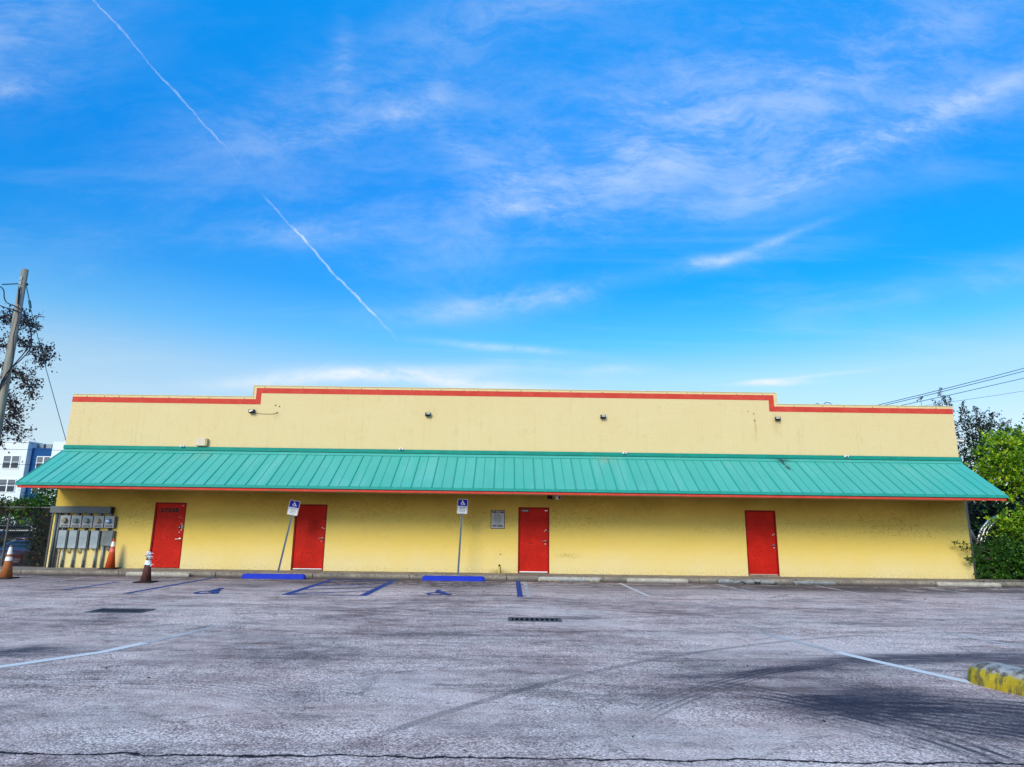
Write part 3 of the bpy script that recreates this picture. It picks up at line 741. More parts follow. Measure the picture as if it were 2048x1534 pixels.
lever(d, x1-.12, 1.17, MLVR); cyl(d, 'lock', x1-.16, 1.50, .018); cyl(d, 'lock', x1-.11, 1.54, .022); cyl(d, 'lock', x1-.13, 1.07, .022)
MB().box(x0+.12, x0+.34, -.01, .044, 2.135, 2.20).build('door_closer', MLVR, d, bevel=.006); MB().box(x0+.10, x0+.36, .02, .0435, 2.125, 2.215).build('closer_bracket', MBLK, d)
MB().box(x1-.16, x1-.06, .035, .044, 2.165, 2.185).build('contact_plate', MCHR, d)
d, x0, x1 = door(3, 'red door with a chipped grey sill, farthest right')
MB().box(x0+.0, x1+.02, -.03, .10, .131, .158).build('threshold', MCON, d); MB().box(x0+.05, x1-.05, .036, .044, .165, .20).build('kick_strip', basic('bare_primer', (.40, .25, .2), .8), d)
lever(d, x1-.11, 1.13, MLVR); cyl(d, 'lock', x1-.13, 1.47, .018); cyl(d, 'lock', x1-.08, 1.50, .018); cyl(d, 'lock', x1-.11, 1.05, .02)
# anchor holes left in the wall
ho = MB()
for (x, z, r_) in ((-8.12, 5.66, .028), (-7.98, 5.62, .028), (-8.04, 5.40, .028), (8.40, 5.68, .018), (8.58, 5.60, .024), (8.60, 5.36, .026), (-.20, .73, .022), (-14.95, .60, .02), (-14.93, .93, .02)):
    ho.lathe([(r_, -.002), (r_, -.006)], 7, (x, 0, z), 'y')
ho.build('anchor_hole', MSTN, bld)

# ================================================================== fixtures on the wall
def flood(x, z, lab, yaw=0.0, broken=False):
    f = thing('wall_light', lab, 'wall light', (x, 0, z), group='wall lights above the awning'); f.scale = (.82, .82, .82)
    MB().box(-.05, .05, -.03, -.001, -.05, .05).build('mount', MBLK, f)
    h = MB().prism([(-.03, .085), (-.20, .055), (-.17, -.075), (-.03, -.085)], 'x', -.11, .11).build('housing', MBLK, f, rot=(0, 0, yaw), bevel=.008)
    g = MB().box(-.06, .085, -.205, -.188, -.02, .045).build('lens', MSTL if broken else MLENS, f, rot=(R(0), 0, yaw))
    if broken: MB().box(-.07, .0, -.212, -.204, -.04, .01).box(.02, .07, -.212, -.204, .0, .04).build('reflector', MCHR, f)
    MB().tube([(-.13, -.02, -.045), (.13, -.02, -.045)], .010, 6).build('bracket', MSTL, f)
MLENS = basic('lamp_glass', (.40, .42, .45), .2, var=.1)
flood(-8.90, 5.43, 'black wall light with a broken front, leftmost, under the parapet step', 0, True)
flood(-2.80, 5.41, 'square black wall light, second from left above the awning', R(6))
flood(3.30, 5.41, 'square black wall light, third from left above the awning', R(-4))
flood(9.42, 5.43, 'black wall light turned left, rightmost, under the right parapet step', R(-24))
tag(MB().tube([(-8.79, -.012, 5.37), (-8.5, -.012, 5.345), (-8.2, -.012, 5.35), (-8.05, -.012, 5.38)], .006, 5).build('wall_cable', MLVR), 'thin dark cable along the stucco beside the broken wall light', 'cable')
for x, z, lab in ((-11.15, 4.19, 'small white junction box on the teal flashing, left of the beige box'), (-3.66, 4.19, 'small white junction box on the teal flashing, below the second wall light'),
                  (4.01, 4.16, 'small white junction box on the teal flashing, below the third wall light'), (11.65, 4.15, 'small white junction box on the teal flashing, rightmost')):
    j = thing('junction_box', lab, 'junction box', (x, -.055, z), group='junction boxes on the flashing')
    MB().box(-.065, .065, -.07, 0, -.035, .03).build('box', MWHT, j, bevel=.006); MB().box(-.035, .035, -.085, -.0705, -.02, .012).build('cover', MSTN if x > 11 else MLVR, j)
j = thing('speaker_box', 'beige plastic box on the wall just above the left part of the awning', 'alarm box', (-10.50, 0, 4.20))
MB().box(-.19, .15, -.15, -.002, 0, .26).build('housing', MBGE, j, bevel=.02); MB().box(.153, .19, -.13, -.002, .01, .25).build('side_cover', basic('tan_plastic', (.50, .38, .18), .6), j)
def camera_thing(lab, loc, rot, col):
    c_ = thing('security_camera', lab, 'security camera', loc, rot)
    MB().tube([(0, -.02, 0), (0, -.30, 0)], .055, 14).build('body', col, c_, smooth=False); MB().tube([(0, -.30, 0), (0, -.31, 0)], .045, 14).build('lens', MBLK, c_)
    MB().box(-.075, .075, -.33, .0, .057, .068).build('sun_shield', col, c_); MB().tube([(0, .0, 0), (0, .10, .08)], .02, 8).build('bracket', MBLK, c_)
camera_thing('white bullet camera under the awning, above the door with the closer', (1.62, -.75, 2.58), (0, 0, R(14)), MWHT)
camera_thing('white bullet camera on the right end wall, beside the dark tree', (15.85, .45, 4.83), (R(12), 0, R(35)), MWHT)
tag(MB().box(1.33, 1.50, -.62, -.50, 2.55, 2.664).tube([(1.4, -.6, 2.56), (1.5, -.66, 2.53), (1.6, -.7, 2.60)], .012, 6).build('cable_box', MBLK), 'black cable box under the awning next to the white camera', 'cable box')
# welcome sign
wsn = thing('welcome_sign', 'grey metal sign reading WELCOME and WE CARE beside a red door', 'sign', (-.305, -.004, 1.865))
MB().box(-.235, .235, -.012, -.001, -.305, .305).build('sign_edge', MBLK, wsn, bevel=.004)
MB().box(-.218, .218, -.016, -.0125, -.288, .288).build('sign_face', basic('sign_grey', (.40, .40, .40), .5, var=.08, scale=3), wsn)
text('headline', 'WELCOME', .088, MBLK, wsn, (0, -.018, .235), sx=.98, bold=.004); text('closing_line', 'WE CARE.', .080, MBLK, wsn, (0, -.018, -.215), sx=.98, bold=.004)
rr = random.Random(3); fine_ = MB()
for k in range(21):
    z = .175-k*.0155; half = .15*(1-.25*abs(k-8)/12)-rr.uniform(0, .02); x = -half
    if k == 18: continue
    while x < half:
        e = x+rr.uniform(.008, .03); fine_.box(x, min(e, half), -.0178, -.0165, z, z+.007); x = e+.008
fine_.box(-.07, .07, -.0178, -.0165, -.165, -.158)
fine_.build('small_print', basic('small_print_ink', (.13, .14, .14), .6), wsn)
# stub pipe
pp = thing('pipe_stub', 'short yellow-painted pipe stub on the wall between the upright sign post and a red door', 'pipe', (-.23, -.05, .13))
MB().tube([(0, 0, 0), (0, 0, .20), (.0, .02, .23)], .035, 10).build('pipe', basic('yellow_pipe', (.55, .45, .12), .7, dirt=(.1, .08, .03)), pp); MB().tube([(0, .0, .225), (0, -.01, .27)], .03, 8).build('valve', MBLK, pp)

# ---- meters
def meter(x0, x1, num, idx, dcol, lab):
    m_ = thing('electric_meter', lab, 'electric meter', ((x0+x1)/2, 0, 1.42), group='electric meters on the left wall')
    w_ = (x1-x0)/2
    MB().box(-w_, w_, -.13, -.002, 0, .39).build('meter_box', MGRY, m_, bevel=.008)
    MB().box(w_+.001, w_+.03, -.08, -.002, 0.01, .37).build('side_channel', MGRD, m_)
    MB().lathe([(.088, -.131), (.088, -.150), (.080, -.155)], 20, (0, 0, .225), 'y').build('meter_ring', MCHR if idx else MBLK, m_)
    MB().lathe([(.078, -.152), (.078, -.215), (.062, -.235)], 20, (0, 0, .225), 'y').build('meter_dome', dcol, m_)
    MB().box(-.045, .035, -.243, -.236, .205, .245).build('dial', MSGW if idx == 4 else MLVR, m_)
    text('number', num, .078, MBLK, m_, (0, -.133, .05), sx=1.25, bold=.002)
MG1 = basic('meter_glass_tan', (.30, .27, .20), .25, var=.1); MG2 = basic('meter_glass_teal', (.12, .22, .24), .2, var=.1); MG3 = basic('meter_glass_blue', (.12, .28, .55), .2, var=.1)
for i, (a, b_, num, dc, lb) in enumerate([(-14.89, -14.55, '27338', MG1, 'tan-domed meter numbered 27338, leftmost of the meter row'), (-14.52, -14.18, '27336', MG2, 'grey electric meter numbered 27336, second from the left'),
        (-14.15, -13.81, '27334', MG2, 'grey electric meter with teal dome numbered 27334, middle of the row'), (-13.78, -13.44, '27332', MG1, 'grey electric meter numbered 27332, second from the right'),
        (-13.41, -13.09, '27330', MG3, 'grey electric meter with a blue dome numbered 27330, rightmost')]):
    meter(a, b_, num, i, dc, lb)
tr_ = thing('cable_trough', 'long dark grey cable trough running above the five electric meters', 'cable trough', (-14.2, 0, 1.89))
MB().box(-1.03, .98, -.20, -.002, 0, .22).build('trough_box', MGRD, tr_, bevel=.008); MB().box(.982, 1.0, -.19, -.002, .005, .215).build('end_plate', MBLK, tr_)
nip = MB()
for x in (-.52, -.15, .22, .59, .96-.02): nip.box(x-.05, x+.05, -.12, -.02, -.078, -.001)
nip.build('nipple', MGRD, tr_)
for k, (x, w_) in enumerate(((-15.03, .075), (-14.93, .06))):
    mc = thing('service_conduit', ['thick dark grey conduit nearest the wall corner, below the trough', 'dark grey conduit second from the wall corner, beside the meters'][k], 'conduit', (x, 0, .13), group='conduits under the trough')
    MB().tube([(0, -.09, 0), (0, -.09, 1.757)], .047 if k == 0 else .042, 12).build('pipe', MGRD, mc, smooth=True)
    for z in (.5, 1.2): MB().box(-.06, .06, -.10, -.002, z, z+.03).build('strap', MBLK, mc)
tag(MB().box(-14.835, -14.815, -.05, -.002, .13, 1.40).build('ground_strip', basic('pink_strip', (.50, .40, .36), .7)), 'thin pale strip on the wall just right of the dark conduits', 'pipe')
BXS = [(-14.90, -14.56, .74), (-14.55, -14.21, .74), (-14.20, -13.86, .74), (-13.83, -13.50, .74), (-13.47, -13.03, .83)]
LB = ['grey breaker box below the leftmost electric meter', 'grey breaker box below the second electric meter from the left', 'grey breaker box below the middle electric meter', 'narrow grey breaker box left of the wider dark one', 'wide darker grey breaker box behind the bright orange cone']
for i, (a, b_, z0) in enumerate(BXS):
    w_ = (b_-a)/2-.02; bb = thing('breaker_box', LB[i], 'breaker box', ((a+b_)/2, 0, z0), group='breaker boxes under the meters'); h = 1.335-z0
    MB().box(-w_, w_, -.10, -.002, 0, h).build('enclosure', MGRD, bb, bevel=.006); MB().box(-w_+.005, w_-.035, -.125, -.102, .01, h-.01).build('cover', MGRS, bb, bevel=.006) if i < 4 else MB().box(-w_+.005, w_-.03, -.125, -.102, .01, h-.01).build('cover', basic('cover_dark', (.13, .155, .165), .55, .2, var=.25, scale=5), bb, bevel=.006)
    MB().box(-.04, .04, -.09, -.02, h+.001, 1.419-z0).build('nipple', MBLK, bb)
    cx = .06 if i < 4 else -.12
    MB().tube([(cx, -.06, -.002), (cx, -.06, .14-z0)], .03 if i < 4 else .042, 10).build('conduit', MSTL, bb, smooth=True); MB().tube([(cx, -.06, .14-z0), (cx, -.06, .36-z0)], .037, 10).build('coupling', MGRD, bb, smooth=True)
    if i == 4: MB().box(.0, .10, -.08, -.002, -.14, -.01).build('small_box', MGRD, bb)
for k, x in enumerate((-14.86, -14.51, -14.16)):
    g = thing('ground_clamp_cap', ['round brass fitting under the leftmost breaker box', 'round brass fitting under the second breaker box', 'round brass fitting under the third breaker box'][k], 'pipe fitting', (x, 0, .65), group='round fittings under the breaker boxes')
    MB().lathe([(.06, -.002), (.06, -.045), (.045, -.055)], 16, (0, 0, 0), 'y').build('cap', MCHR, g); MB().lathe([(.042, -.056), (.030, -.064)], 12, (0, 0, 0), 'y').build('core', basic('old_brass', (.22, .18, .05), .5, .5), g)

# downspout on the right corner
tag(MB().box(BX1+.01, BX1+.09, .02, .12, .15, 3.9).build('downspout', MLVR), 'dark downspout down the right corner of the yellow wall', 'downspout')

# ================================================================== wheel stops
def stop(x0, x1, y, mat, lab, hgt=.125, wd=.19, yaw=0.0, broken=False, z=0.0):
    L = x1-x0; a = wd/2
    mb = MB(); prof = [(-a, 0), (-a*.72, hgt), (a*.72, hgt), (a, 0)]
    n = 10 if broken else 2; rr = random.Random(11); i0 = 0
    xs_ = [-L/2, -L/2+.07]+[(-L/2+.07)+(L-.14)*k/n for k in range(1, n)]+[L/2-.07, L/2]
    rings = []
    for k, xx in enumerate(xs_):
        s_ = .55 if k in (0, len(xs_)-1) else 1.0
        ring = []
        for (p, q) in prof:
            j = rr.uniform(.45, 1.0) if (broken and q > 0 and 3 < k < len(xs_)-1) else 1.0
            ring.append((xx+(rr.uniform(-.03, .03) if broken else 0), p*(1 if s_ == 1 else .9)+(rr.uniform(-.02, .03) if broken and q > 0 else 0), q*(1 if s_ == 1 else .80)*j))
        rings.append(ring)
    for r_ in rings: mb.v += r_
    for k in range(len(rings)-1):
        for j in range(3): A = k*4+j; mb.f.append([A, A+1, A+5, A+4])
    mb.f.append([0, 3, 2, 1]); e = (len(rings)-1)*4; mb.f.append([e, e+1, e+2, e+3])
    o = mb.build('wheel_stop', mat, None, ((x0+x1)/2, y, z), (0, 0, yaw), bevel=.012)
    tag(o, lab, 'wheel stop', 'wheel stops along the sidewalk'); return o
stop(-11.72, -9.78, -1.40, MSTP, 'cream concrete wheel stop behind the grimy torn cone')
stop(-8.02, -6.12, -1.72, MBLU, 'bright blue wheel stop at the strongly leaning sign post', .14)
stop(-2.56, -.66, -1.62, MBLU, 'bright blue wheel stop at the nearly upright sign post', .14, yaw=R(-.3))
stop(1.00, 2.92, -1.32, MSTY, 'pale wheel stop with yellow stains right of the short blue line')
stop(3.76, 5.66, -1.34, MSTP, 'pale concrete wheel stop, second to the right of the short blue line', .12)
stop(6.60, 8.30, -1.34, MSTG, 'crumbled grey wheel stop with broken edges in front of the farthest right door', .13, .22, 0, True)
stop(8.95, 10.25, -1.36, MSTG, 'short grey wheel stop right of the crumbled one', .10)
stop(13.42, 15.35, -1.40, MSTP, 'clean pale concrete wheel stop at the far right end by the shrubs', yaw=R(-2))
rr = random.Random(5)
rub = MB()
for k in range(60):
    x, y = rr.gauss(8.1, .75), rr.gauss(-1.62, .10); s_ = rr.uniform(.012, .045)
    M_ = Matrix.Translation((x, y, s_*.4)) @ Matrix.Rotation(rr.uniform(0, 6), 4, (rr.random(), rr.random(), 1)); rub.box(-s_, s_, -s_*.7, s_*.7, -s_*.5, s_*.5, M_)
o = rub.build('concrete_rubble', MBRK, kind='stuff'); tag(o, 'loose grey concrete rubble around the crumbled wheel stop', 'rubble')
rb = MB()
for (cx, cy, s_) in ((7.4, -1.50, .10), (7.75, -1.55, .13), (8.15, -1.52, .12), (8.5, -1.45, .09)):
    M_ = Matrix.Translation((cx, cy, s_*.25)) @ Matrix.Rotation(cx*3, 4, (.3, .2, 1)); o = MB().box(-s_*1.4, s_*1.4, -s_*.7, s_*.7, -s_*.3, s_*.35, M_).build('concrete_chunk', MBRK, bevel=.02)
    tag(o, {7.4: 'broken concrete chunk leftmost of those by the crumbled stop', 7.75: 'largest broken concrete chunk below the farthest right door', 8.15: 'broken concrete chunk right of the largest one', 8.5: 'small broken concrete chunk rightmost by the crumbled stop'}[cx], 'concrete chunk', 'chunks by the crumbled wheel stop')

# yellow kerbed island end at the right
MY, t, b = new('yellow_kerb', .85, spec=.25)
c = wpos(t); X, Y, Z = t.sep(c); n2 = t.noise(c, 6, 6, .7); n3 = t.noise(t.map(c, (14, 14, 3)), 1, 5, .7); n4 = t.noise(c, 90, 3)
yel = t.mix(t.step(n2, .35, .65), (.40, .28, .012, 1), (.54, .40, .018, 1))
gr = t.mix(t.step(n2, .4, .62), (.44, .39, .34, 1), (.20, .17, .15, 1))
col = t.mix(t.step(t.add(Z, t.mul(t.sub(n3, .5), .16)), .145, .18), yel, gr)
col = t.mix(t.mul(t.step(t.add(t.mul(n3, .6), t.mul(n2, .4)), .45, .58), .85), col, (.085, .07, .04, 1)); col = t.mix(t.step(n4, .5, .8, 0, .4), col, (.1, .09, .08, 1))
t.set(b.inputs['Base Color'], col); bump(t, b, t.add(n2, t.mul(n4, .4)), .7, .015)
dirv = Vector((.30, -.954, 0)); sid = Vector((.954, .30, 0)); isl = MB()
HW = .31; ctr = Vector((5.33, -14.24, 0)) + sid*HW - sid*.02
rings = []
def outline(h, inset):
    pts = []
    for a in range(0, 181, 15):
        q = R(a); p = ctr + dirv*(.30) + (-sid*math.cos(q)*(HW-inset)) + (-dirv)*math.sin(q)*(.36-inset); pts.append((p.x, p.y, h))
    for s_ in (1, -1):
        pass
    far = dirv*4.2
    p = ctr + far + sid*(HW-inset); pts.append((p.x, p.y, h)); p = ctr + far - sid*(HW-inset); pts.append((p.x, p.y, h))
    return pts
prof = [(0, 0), (.09, .010), (.14, .03), (.175, .06), (.198, .10), (.212, .15), (.218, .22)]
for h, ins in prof: rings.append(outline(h, ins))
n = len(rings[0])
for r_ in rings: isl.v += r_
for k in range(len(rings)-1):
    for j in range(n): A = k*n+j; B = k*n+(j+1) % n; isl.f.append([A, B, B+n, A+n])
isl.f.append([(len(rings)-1)*n+j for j in range(n)])
o = isl.build('kerb_island', MY, smooth=False); tag(o, 'rounded concrete kerb end with worn yellow sides at the right edge', 'kerb', None)

# ================================================================== cones
def cone(loc, lab, h, body, bands, base=MRUB, rot=(0, 0, 0), r0=.15, torn=False, basew=.24, collar=MCOL):
    c_ = thing('traffic_cone', lab, 'traffic cone', loc, rot, 'traffic cones')
    MB().box(-basew, basew, -basew, basew, 0, .035).build('base', base, c_, bevel=.015)
    rt = .028
    rad = lambda z: r0+(rt-r0)*(z-.035)/(h-.035)
    MB().lathe([(r0, .036), (rad(h*.5), h*.5), (rt, h-.01), (rt*.7, h)], 24).build('cone_body', body, c_, smooth=True)
    rr = random.Random(int(h*1000))
    for (z0, z1, mt) in bands:
        n = 24; m_ = MB()
        for j in range(n):
            q0, q1 = 2*math.pi*j/n, 2*math.pi*(j+1)/n
            e0, e1 = (0, 0) if not torn else (rr.uniform(0, .03), rr.uniform(0, .03))
            off = .003 if not torn else .008
            lo0, lo1 = z0+e0, z0+e1
            m_.poly([(math.cos(q0)*(rad(lo0)+off+e0*.4), math.sin(q0)*(rad(lo0)+off+e0*.4), lo0), (math.cos(q1)*(rad(lo1)+off+e1*.4), math.sin(q1)*(rad(lo1)+off+e1*.4), lo1), (math.cos(q1)*(rad(z1)+off), math.sin(q1)*(rad(z1)+off), z1), (math.cos(q0)*(rad(z0+(z1-z0))+off), math.sin(q0)*(rad(z1)+off), z1)])
        m_.build('collar', mt, c_)
    return c_, rad
cone((-12.88, -.36, .13), 'bright orange traffic cone standing by the wall meters', .96, MORG, [(.70, .86, MCOL), (.52, .66, basic('cone_red_collar', (.75, .16, .12), .5))])
cone((-14.40, -2.80, 0), 'faded orange traffic cone with two white bands at the left edge', .93, MORO, [(.68, .88, MCOL), (.50, .61, MCOL)], r0=.16)
tc_, rad = cone((-10.03, -3.45, 0), 'grimy brown traffic cone with torn white collars in front of door 27338', .86, MBRN, [(.46, .60, MCOL), (.68, .84, MCOL)], torn=True, r0=.14)
fl = MB(); rr = random.Random(9)
for (q, z, s_) in ((-1.2, .80, .10), (-.6, .72, .09), (-2.2, .76, .08), (-.2, .80, .08), (-.1, .50, .08), (-1.8, .82, .07), (-.3, .68, .08)):
    r_ = rad(z); x, y = math.cos(q)*(r_+.02), math.sin(q)*(r_+.02); d_ = Vector((math.cos(q), math.sin(q), -.3))
    tn = Vector((-math.sin(q), math.cos(q), 0)); p = Vector((x, y, z))
    fl.poly([p-tn*s_*.5, p+tn*s_*.6, p+tn*s_*.4+d_*s_, p+d_*s_*.6-tn*s_*.2, p-tn*s_*.6-Vector((0, 0, s_))])
fl.build('torn_flap', MCOL, tc_)

# ================================================================== accessible parking signs
LINES = [('PARKING BY DISABLED', .034, .98), ('PERMIT ONLY', .034, 1.0), ('TOW AWAY ZONE', .034, 1.0), ('$250 FINE FS 318.18', .032, .96)]
def rrect(w_, h, r_, n=5):
    pts = []
    for (sx, sz, a0) in ((1, 1, 0), (-1, 1, 90), (-1, -1, 180), (1, -1, 270)):
        for k in range(n+1):
            q = R(a0+90*k/n); pts.append((sx*(w_/2-r_)+r_*math.cos(q), sz*(h/2-r_)+r_*math.sin(q)))
    return pts
def park_sign(base, lean, hgt, lab):
    s = thing('accessible_parking_sign', lab, 'parking sign', base, (0, R(lean), 0), 'accessible parking signs')
    # U-channel post
    MB().prism([(-.032, -.012), (-.014, -.012), (-.010, .012), (.010, .012), (.014, -.012), (.032, -.012), (.032, -.006), (.018, -.006), (.013, .018), (-.013, .018), (-.018, -.006), (-.032, -.006)], 'z', -.12, hgt-.02).build('post', MPOST, s)
    zc = hgt-.23
    w_, h = .34, .47
    p = MB().prism(rrect(w_, h, .035), 'y', -.020, -.0165).build('sign_panel', MSGW, s); p.location = (0, 0, zc)
    MB().prism(rrect(w_-.03, h-.03, .028), 'y', -.0215, -.0203).build('border', MTXT, p); MB().prism(rrect(w_-.045, h-.045, .024), 'y', -.0228, -.0218).build('white_field', MSGW, p)
    MB().prism([(-w_/2+.022, .01), (w_/2-.022, .01), (w_/2-.022, h/2-.03), (w_/2-.03, h/2-.022), (-w_/2+.03, h/2-.022), (-w_/2+.022, h/2-.03)], 'y', -.0240, -.0231).build('blue_field', MSGB, p)
    sm_ = MB(); symbol(sm_, lambda a, b_: (a*.125+.005, -.0245, .116+b_*.104), thin=.19)
    for fi, f in enumerate(sm_.f):
        for q in f: x_, y_, z_ = sm_.v[q]; sm_.v[q] = (x_, -.0245-fi*.00008, z_)
    sm_.build('access_symbol', MSGW, p)
    for k, (tx, sz, sx) in enumerate(LINES): text('sign_text', tx, sz*.86, MTXT, p, (0, -.0240, -.028-k*.047), sx=sx*.82, bold=.0012, ext=.0004)
    for z in (h/2-.02, -h/2+.015): MB().lathe([(.007, -.0232), (.007, -.029)], 8, (0, 0, z), 'y').build('bolt', MBLK, p)
MPOST = basic('post_steel', (.13, .17, .20), .5, .3, var=.2, scale=12, dirt=(.06, .08, .11), dirtamt=.4)
park_sign((-7.20, -1.0, .13), 9.3, 2.27, 'wheelchair parking sign on a strongly leaning post in front of a red door')
park_sign((-1.52, -1.0, .13), 2.2, 2.36, 'wheelchair parking sign on a nearly upright post left of the welcome sign')

# ================================================================== LEFT SURROUNDINGS
def chain_fence():
    f = thing('chain_link_fence', 'old chain-link fence running left from the yellow building', 'fence', (-18, .12, .13))
    X0, X1, H = -10.0, 2.72, 1.93
    MB().tube([(X0, 0, H), (X1, 0, H)], .026, 8).build('top_rail', MCL, f)
    for x in (-9.9, -6.9, -3.9, -.0+1.23, 2.68): MB().tube([(x, 0, -.2), (x, 0, H+.04)], .034, 8).build('post', MCL, f)
    m_ = MB(); p = .075; r_ = .006
    x = X0-H
    while x < X1:
        a0 = max(0, X0-x); a1 = min(H, X1-x)
        if a1 > a0:
            for (q, y) in ((1, -.006), (-1, .006)):
                A = (x+a0, y, a0 if q > 0 else H-a0); B = (x+a1, y, a1 if q > 0 else H-a1); m_.tube([A, B], r_, 3, False)
        x += p
    m_.build('wire_mesh', MCL, f, kind='stuff')
chain_fence()
v_ = thing('climbing_vine', 'dark tangled vine climbing the fence beside the yellow wall corner', 'vine', (-15.7, .3, -.1))
crown('foliage', [(-.05, .15, 1.2, .45, .35, 1.0, 330), (0, .2, .4, .35, .3, .5, 120)], .085, LDK, v_, 11, twig=.22, hollow=.1)
crown('dry_foliage', [(.0, .1, .7, .45, .3, .7, 90)], .07, LDRY, v_, 12, twig=.2, hollow=.1)
mb = MB(); rr = random.Random(2)
for k in range(26):
    x = rr.uniform(-.5, .25); pts = [(x, .1, -.1)]
    for z in (.5, 1.0, 1.5, 2.0, 2.4): x += rr.uniform(-.15, .15); pts.append((x, .1+rr.uniform(-.1, .2), z*rr.uniform(.8, 1)))
    mb.tube(pts, [.014]*5+[.004], 5)
mb.build('stem', MBARK, v_)
v_ = thing('rail_vine', 'brown and green vine growing along the fence top rail at left', 'vine', (-18.6, .2, 1.9))
crown('foliage', [(-1.6, .2, .2, 1.6, .3, .24, 300), (1.0, .1, .15, 1.3, .22, .22, 260), (.2, .2, .3, .5, .2, .26, 90), (2.3, .1, .1, .7, .2, .3, 200)], .085, LMD, v_, 13, twig=.2, hollow=.1)
crown('dry_foliage', [(0, .0, .05, 3.0, .16, .16, 420)], .07, LDRY, v_, 14, twig=.22, hollow=.1)
mb = MB()
for k in range(10):
    x = -3.2; pts = []
    while x < 2.7: pts.append((x, rr.uniform(-.1, .15), rr.uniform(-.06, .16))); x += .5
    mb.tube(pts, .012, 5)
mb.build('stem', MBARK, v_)
bw = tag(MB().box(-60, -15.6, 12.0, 12.2, -.5, 1.30).build('boundary_wall', MBWL), 'pale boundary wall behind the parked cars at left', 'wall')
h_ = thing('hedge', 'bright green hedge above the pale boundary wall at left', 'hedge', (-24, 13.2, -.5))
crown('foliage', [(-4.5, 0, 2.0, 2.6, .7, 1.3, 420), (-1.2, 0, 1.9, 2.2, .7, 1.15, 420), (1.6, 0, 2.0, 2.0, .7, 1.25, 380), (4.2, 0, 2.1, 2.2, .7, 1.35, 380), (7, 0, 1.9, 2.2, .7, 1.2, 300), (-9, 0, 2, 3, .7, 1.3, 300)], .13, LMD, h_, 15, twig=.4, hollow=.2)
crown('sunlit_foliage', [(-.6, -.5, 2.4, 1.2, .4, .6, 110), (2.2, -.4, 2.2, 1.0, .4, .5, 90), (-4, -.4, 2.3, 1.2, .4, .5, 90)], .12, LBR, h_, 16, twig=.3)
mb = MB()
for k in range(14): x = -11+k*1.6; mb.tube([(x, 0, 0), (x+.1, .1, 1.6)], [.06, .03], 6)
mb.build('stem', MBARK, h_)
sh = thing('small_tree', 'small leafy green tree between the awning end and the white building', 'tree', (-21.2, 9.0, -.5))
crown('crown', [(0, 0, 3.3, 1.2, .9, .75, 240), (-.9, 0, 2.7, .7, .6, .5, 110), (.9, .1, 2.6, 1.1, .8, .8, 170)], .11, LMD, sh, 17, twig=.35, hollow=.1)
MB().tube([(0, 0, 0), (.05, 0, 1.5), (0, 0, 3.2)], [.09, .07, .03], 8).tube([(.03, 0, 1.5), (-.6, 0, 2.4), (-.9, 0, 2.8)], [.05, .03, .012], 6).tube([(.03, 0, 1.6), (.6, 0, 2.4), (.9, .1, 2.8)], [.05, .03, .012], 6).build('trunk', MBARK, sh)

# cars ------------------------------------------------------------------
MCR = bpy.data.materials.new('maroon_car_paint'); MCR.use_nodes = True; b = MCR.node_tree.nodes['Principled BSDF']
b.inputs['Base Color'].default_value = (.075, .006, .014, 1); b.inputs['Roughness'].default_value = .22; b.inputs['Coat Weight'].default_value = .8
MCB = MCR.copy(); MCB.name = 'dark_blue_car_paint'; MCB.node_tree.nodes['Principled BSDF'].inputs['Base Color'].default_value = (.008, .012, .035, 1)
MGL = MCR.copy(); MGL.name = 'car_glass'; b = MGL.node_tree.nodes['Principled BSDF']; b.inputs['Base Color'].default_value = (.01, .012, .015, 1); b.inputs['Roughness'].default_value = .05; b.inputs['Specular IOR Level'].default_value = .9
MTL = basic('tail_lamp', (.12, .006, .01), .2, var=.05); MTY = basic('tyre_rubber', (.02, .02, .02), .85); MRM = basic('wheel_rim', (.4, .4, .42), .3, .8)
def loft(mb, secs, n=20, p=3.2):
    """secs: (y, half width, z0, z1)"""
    i0 = len(mb.v)
    for (y, hw, z0, z1) in secs:
        for j in range(n):
            q = 2*math.pi*(j+.5)/n; cx_, sn = math.cos(q), math.sin(q)
            mb.v.append((hw*math.copysign(abs(cx_)**(2/p), cx_), y, (z0+z1)/2+(z1-z0)/2*math.copysign(abs(sn)**(2/p), sn)))
    for k in range(len(secs)-1):
        for j in range(n): A = i0+k*n+j; B = i0+k*n+(j+1) % n; mb.f.append([A, B, B+n, A+n])
    mb.f.append([i0+j for j in range(n)]); mb.f.append([i0+(len(secs)-1)*n+j for j in range(n)][::-1])
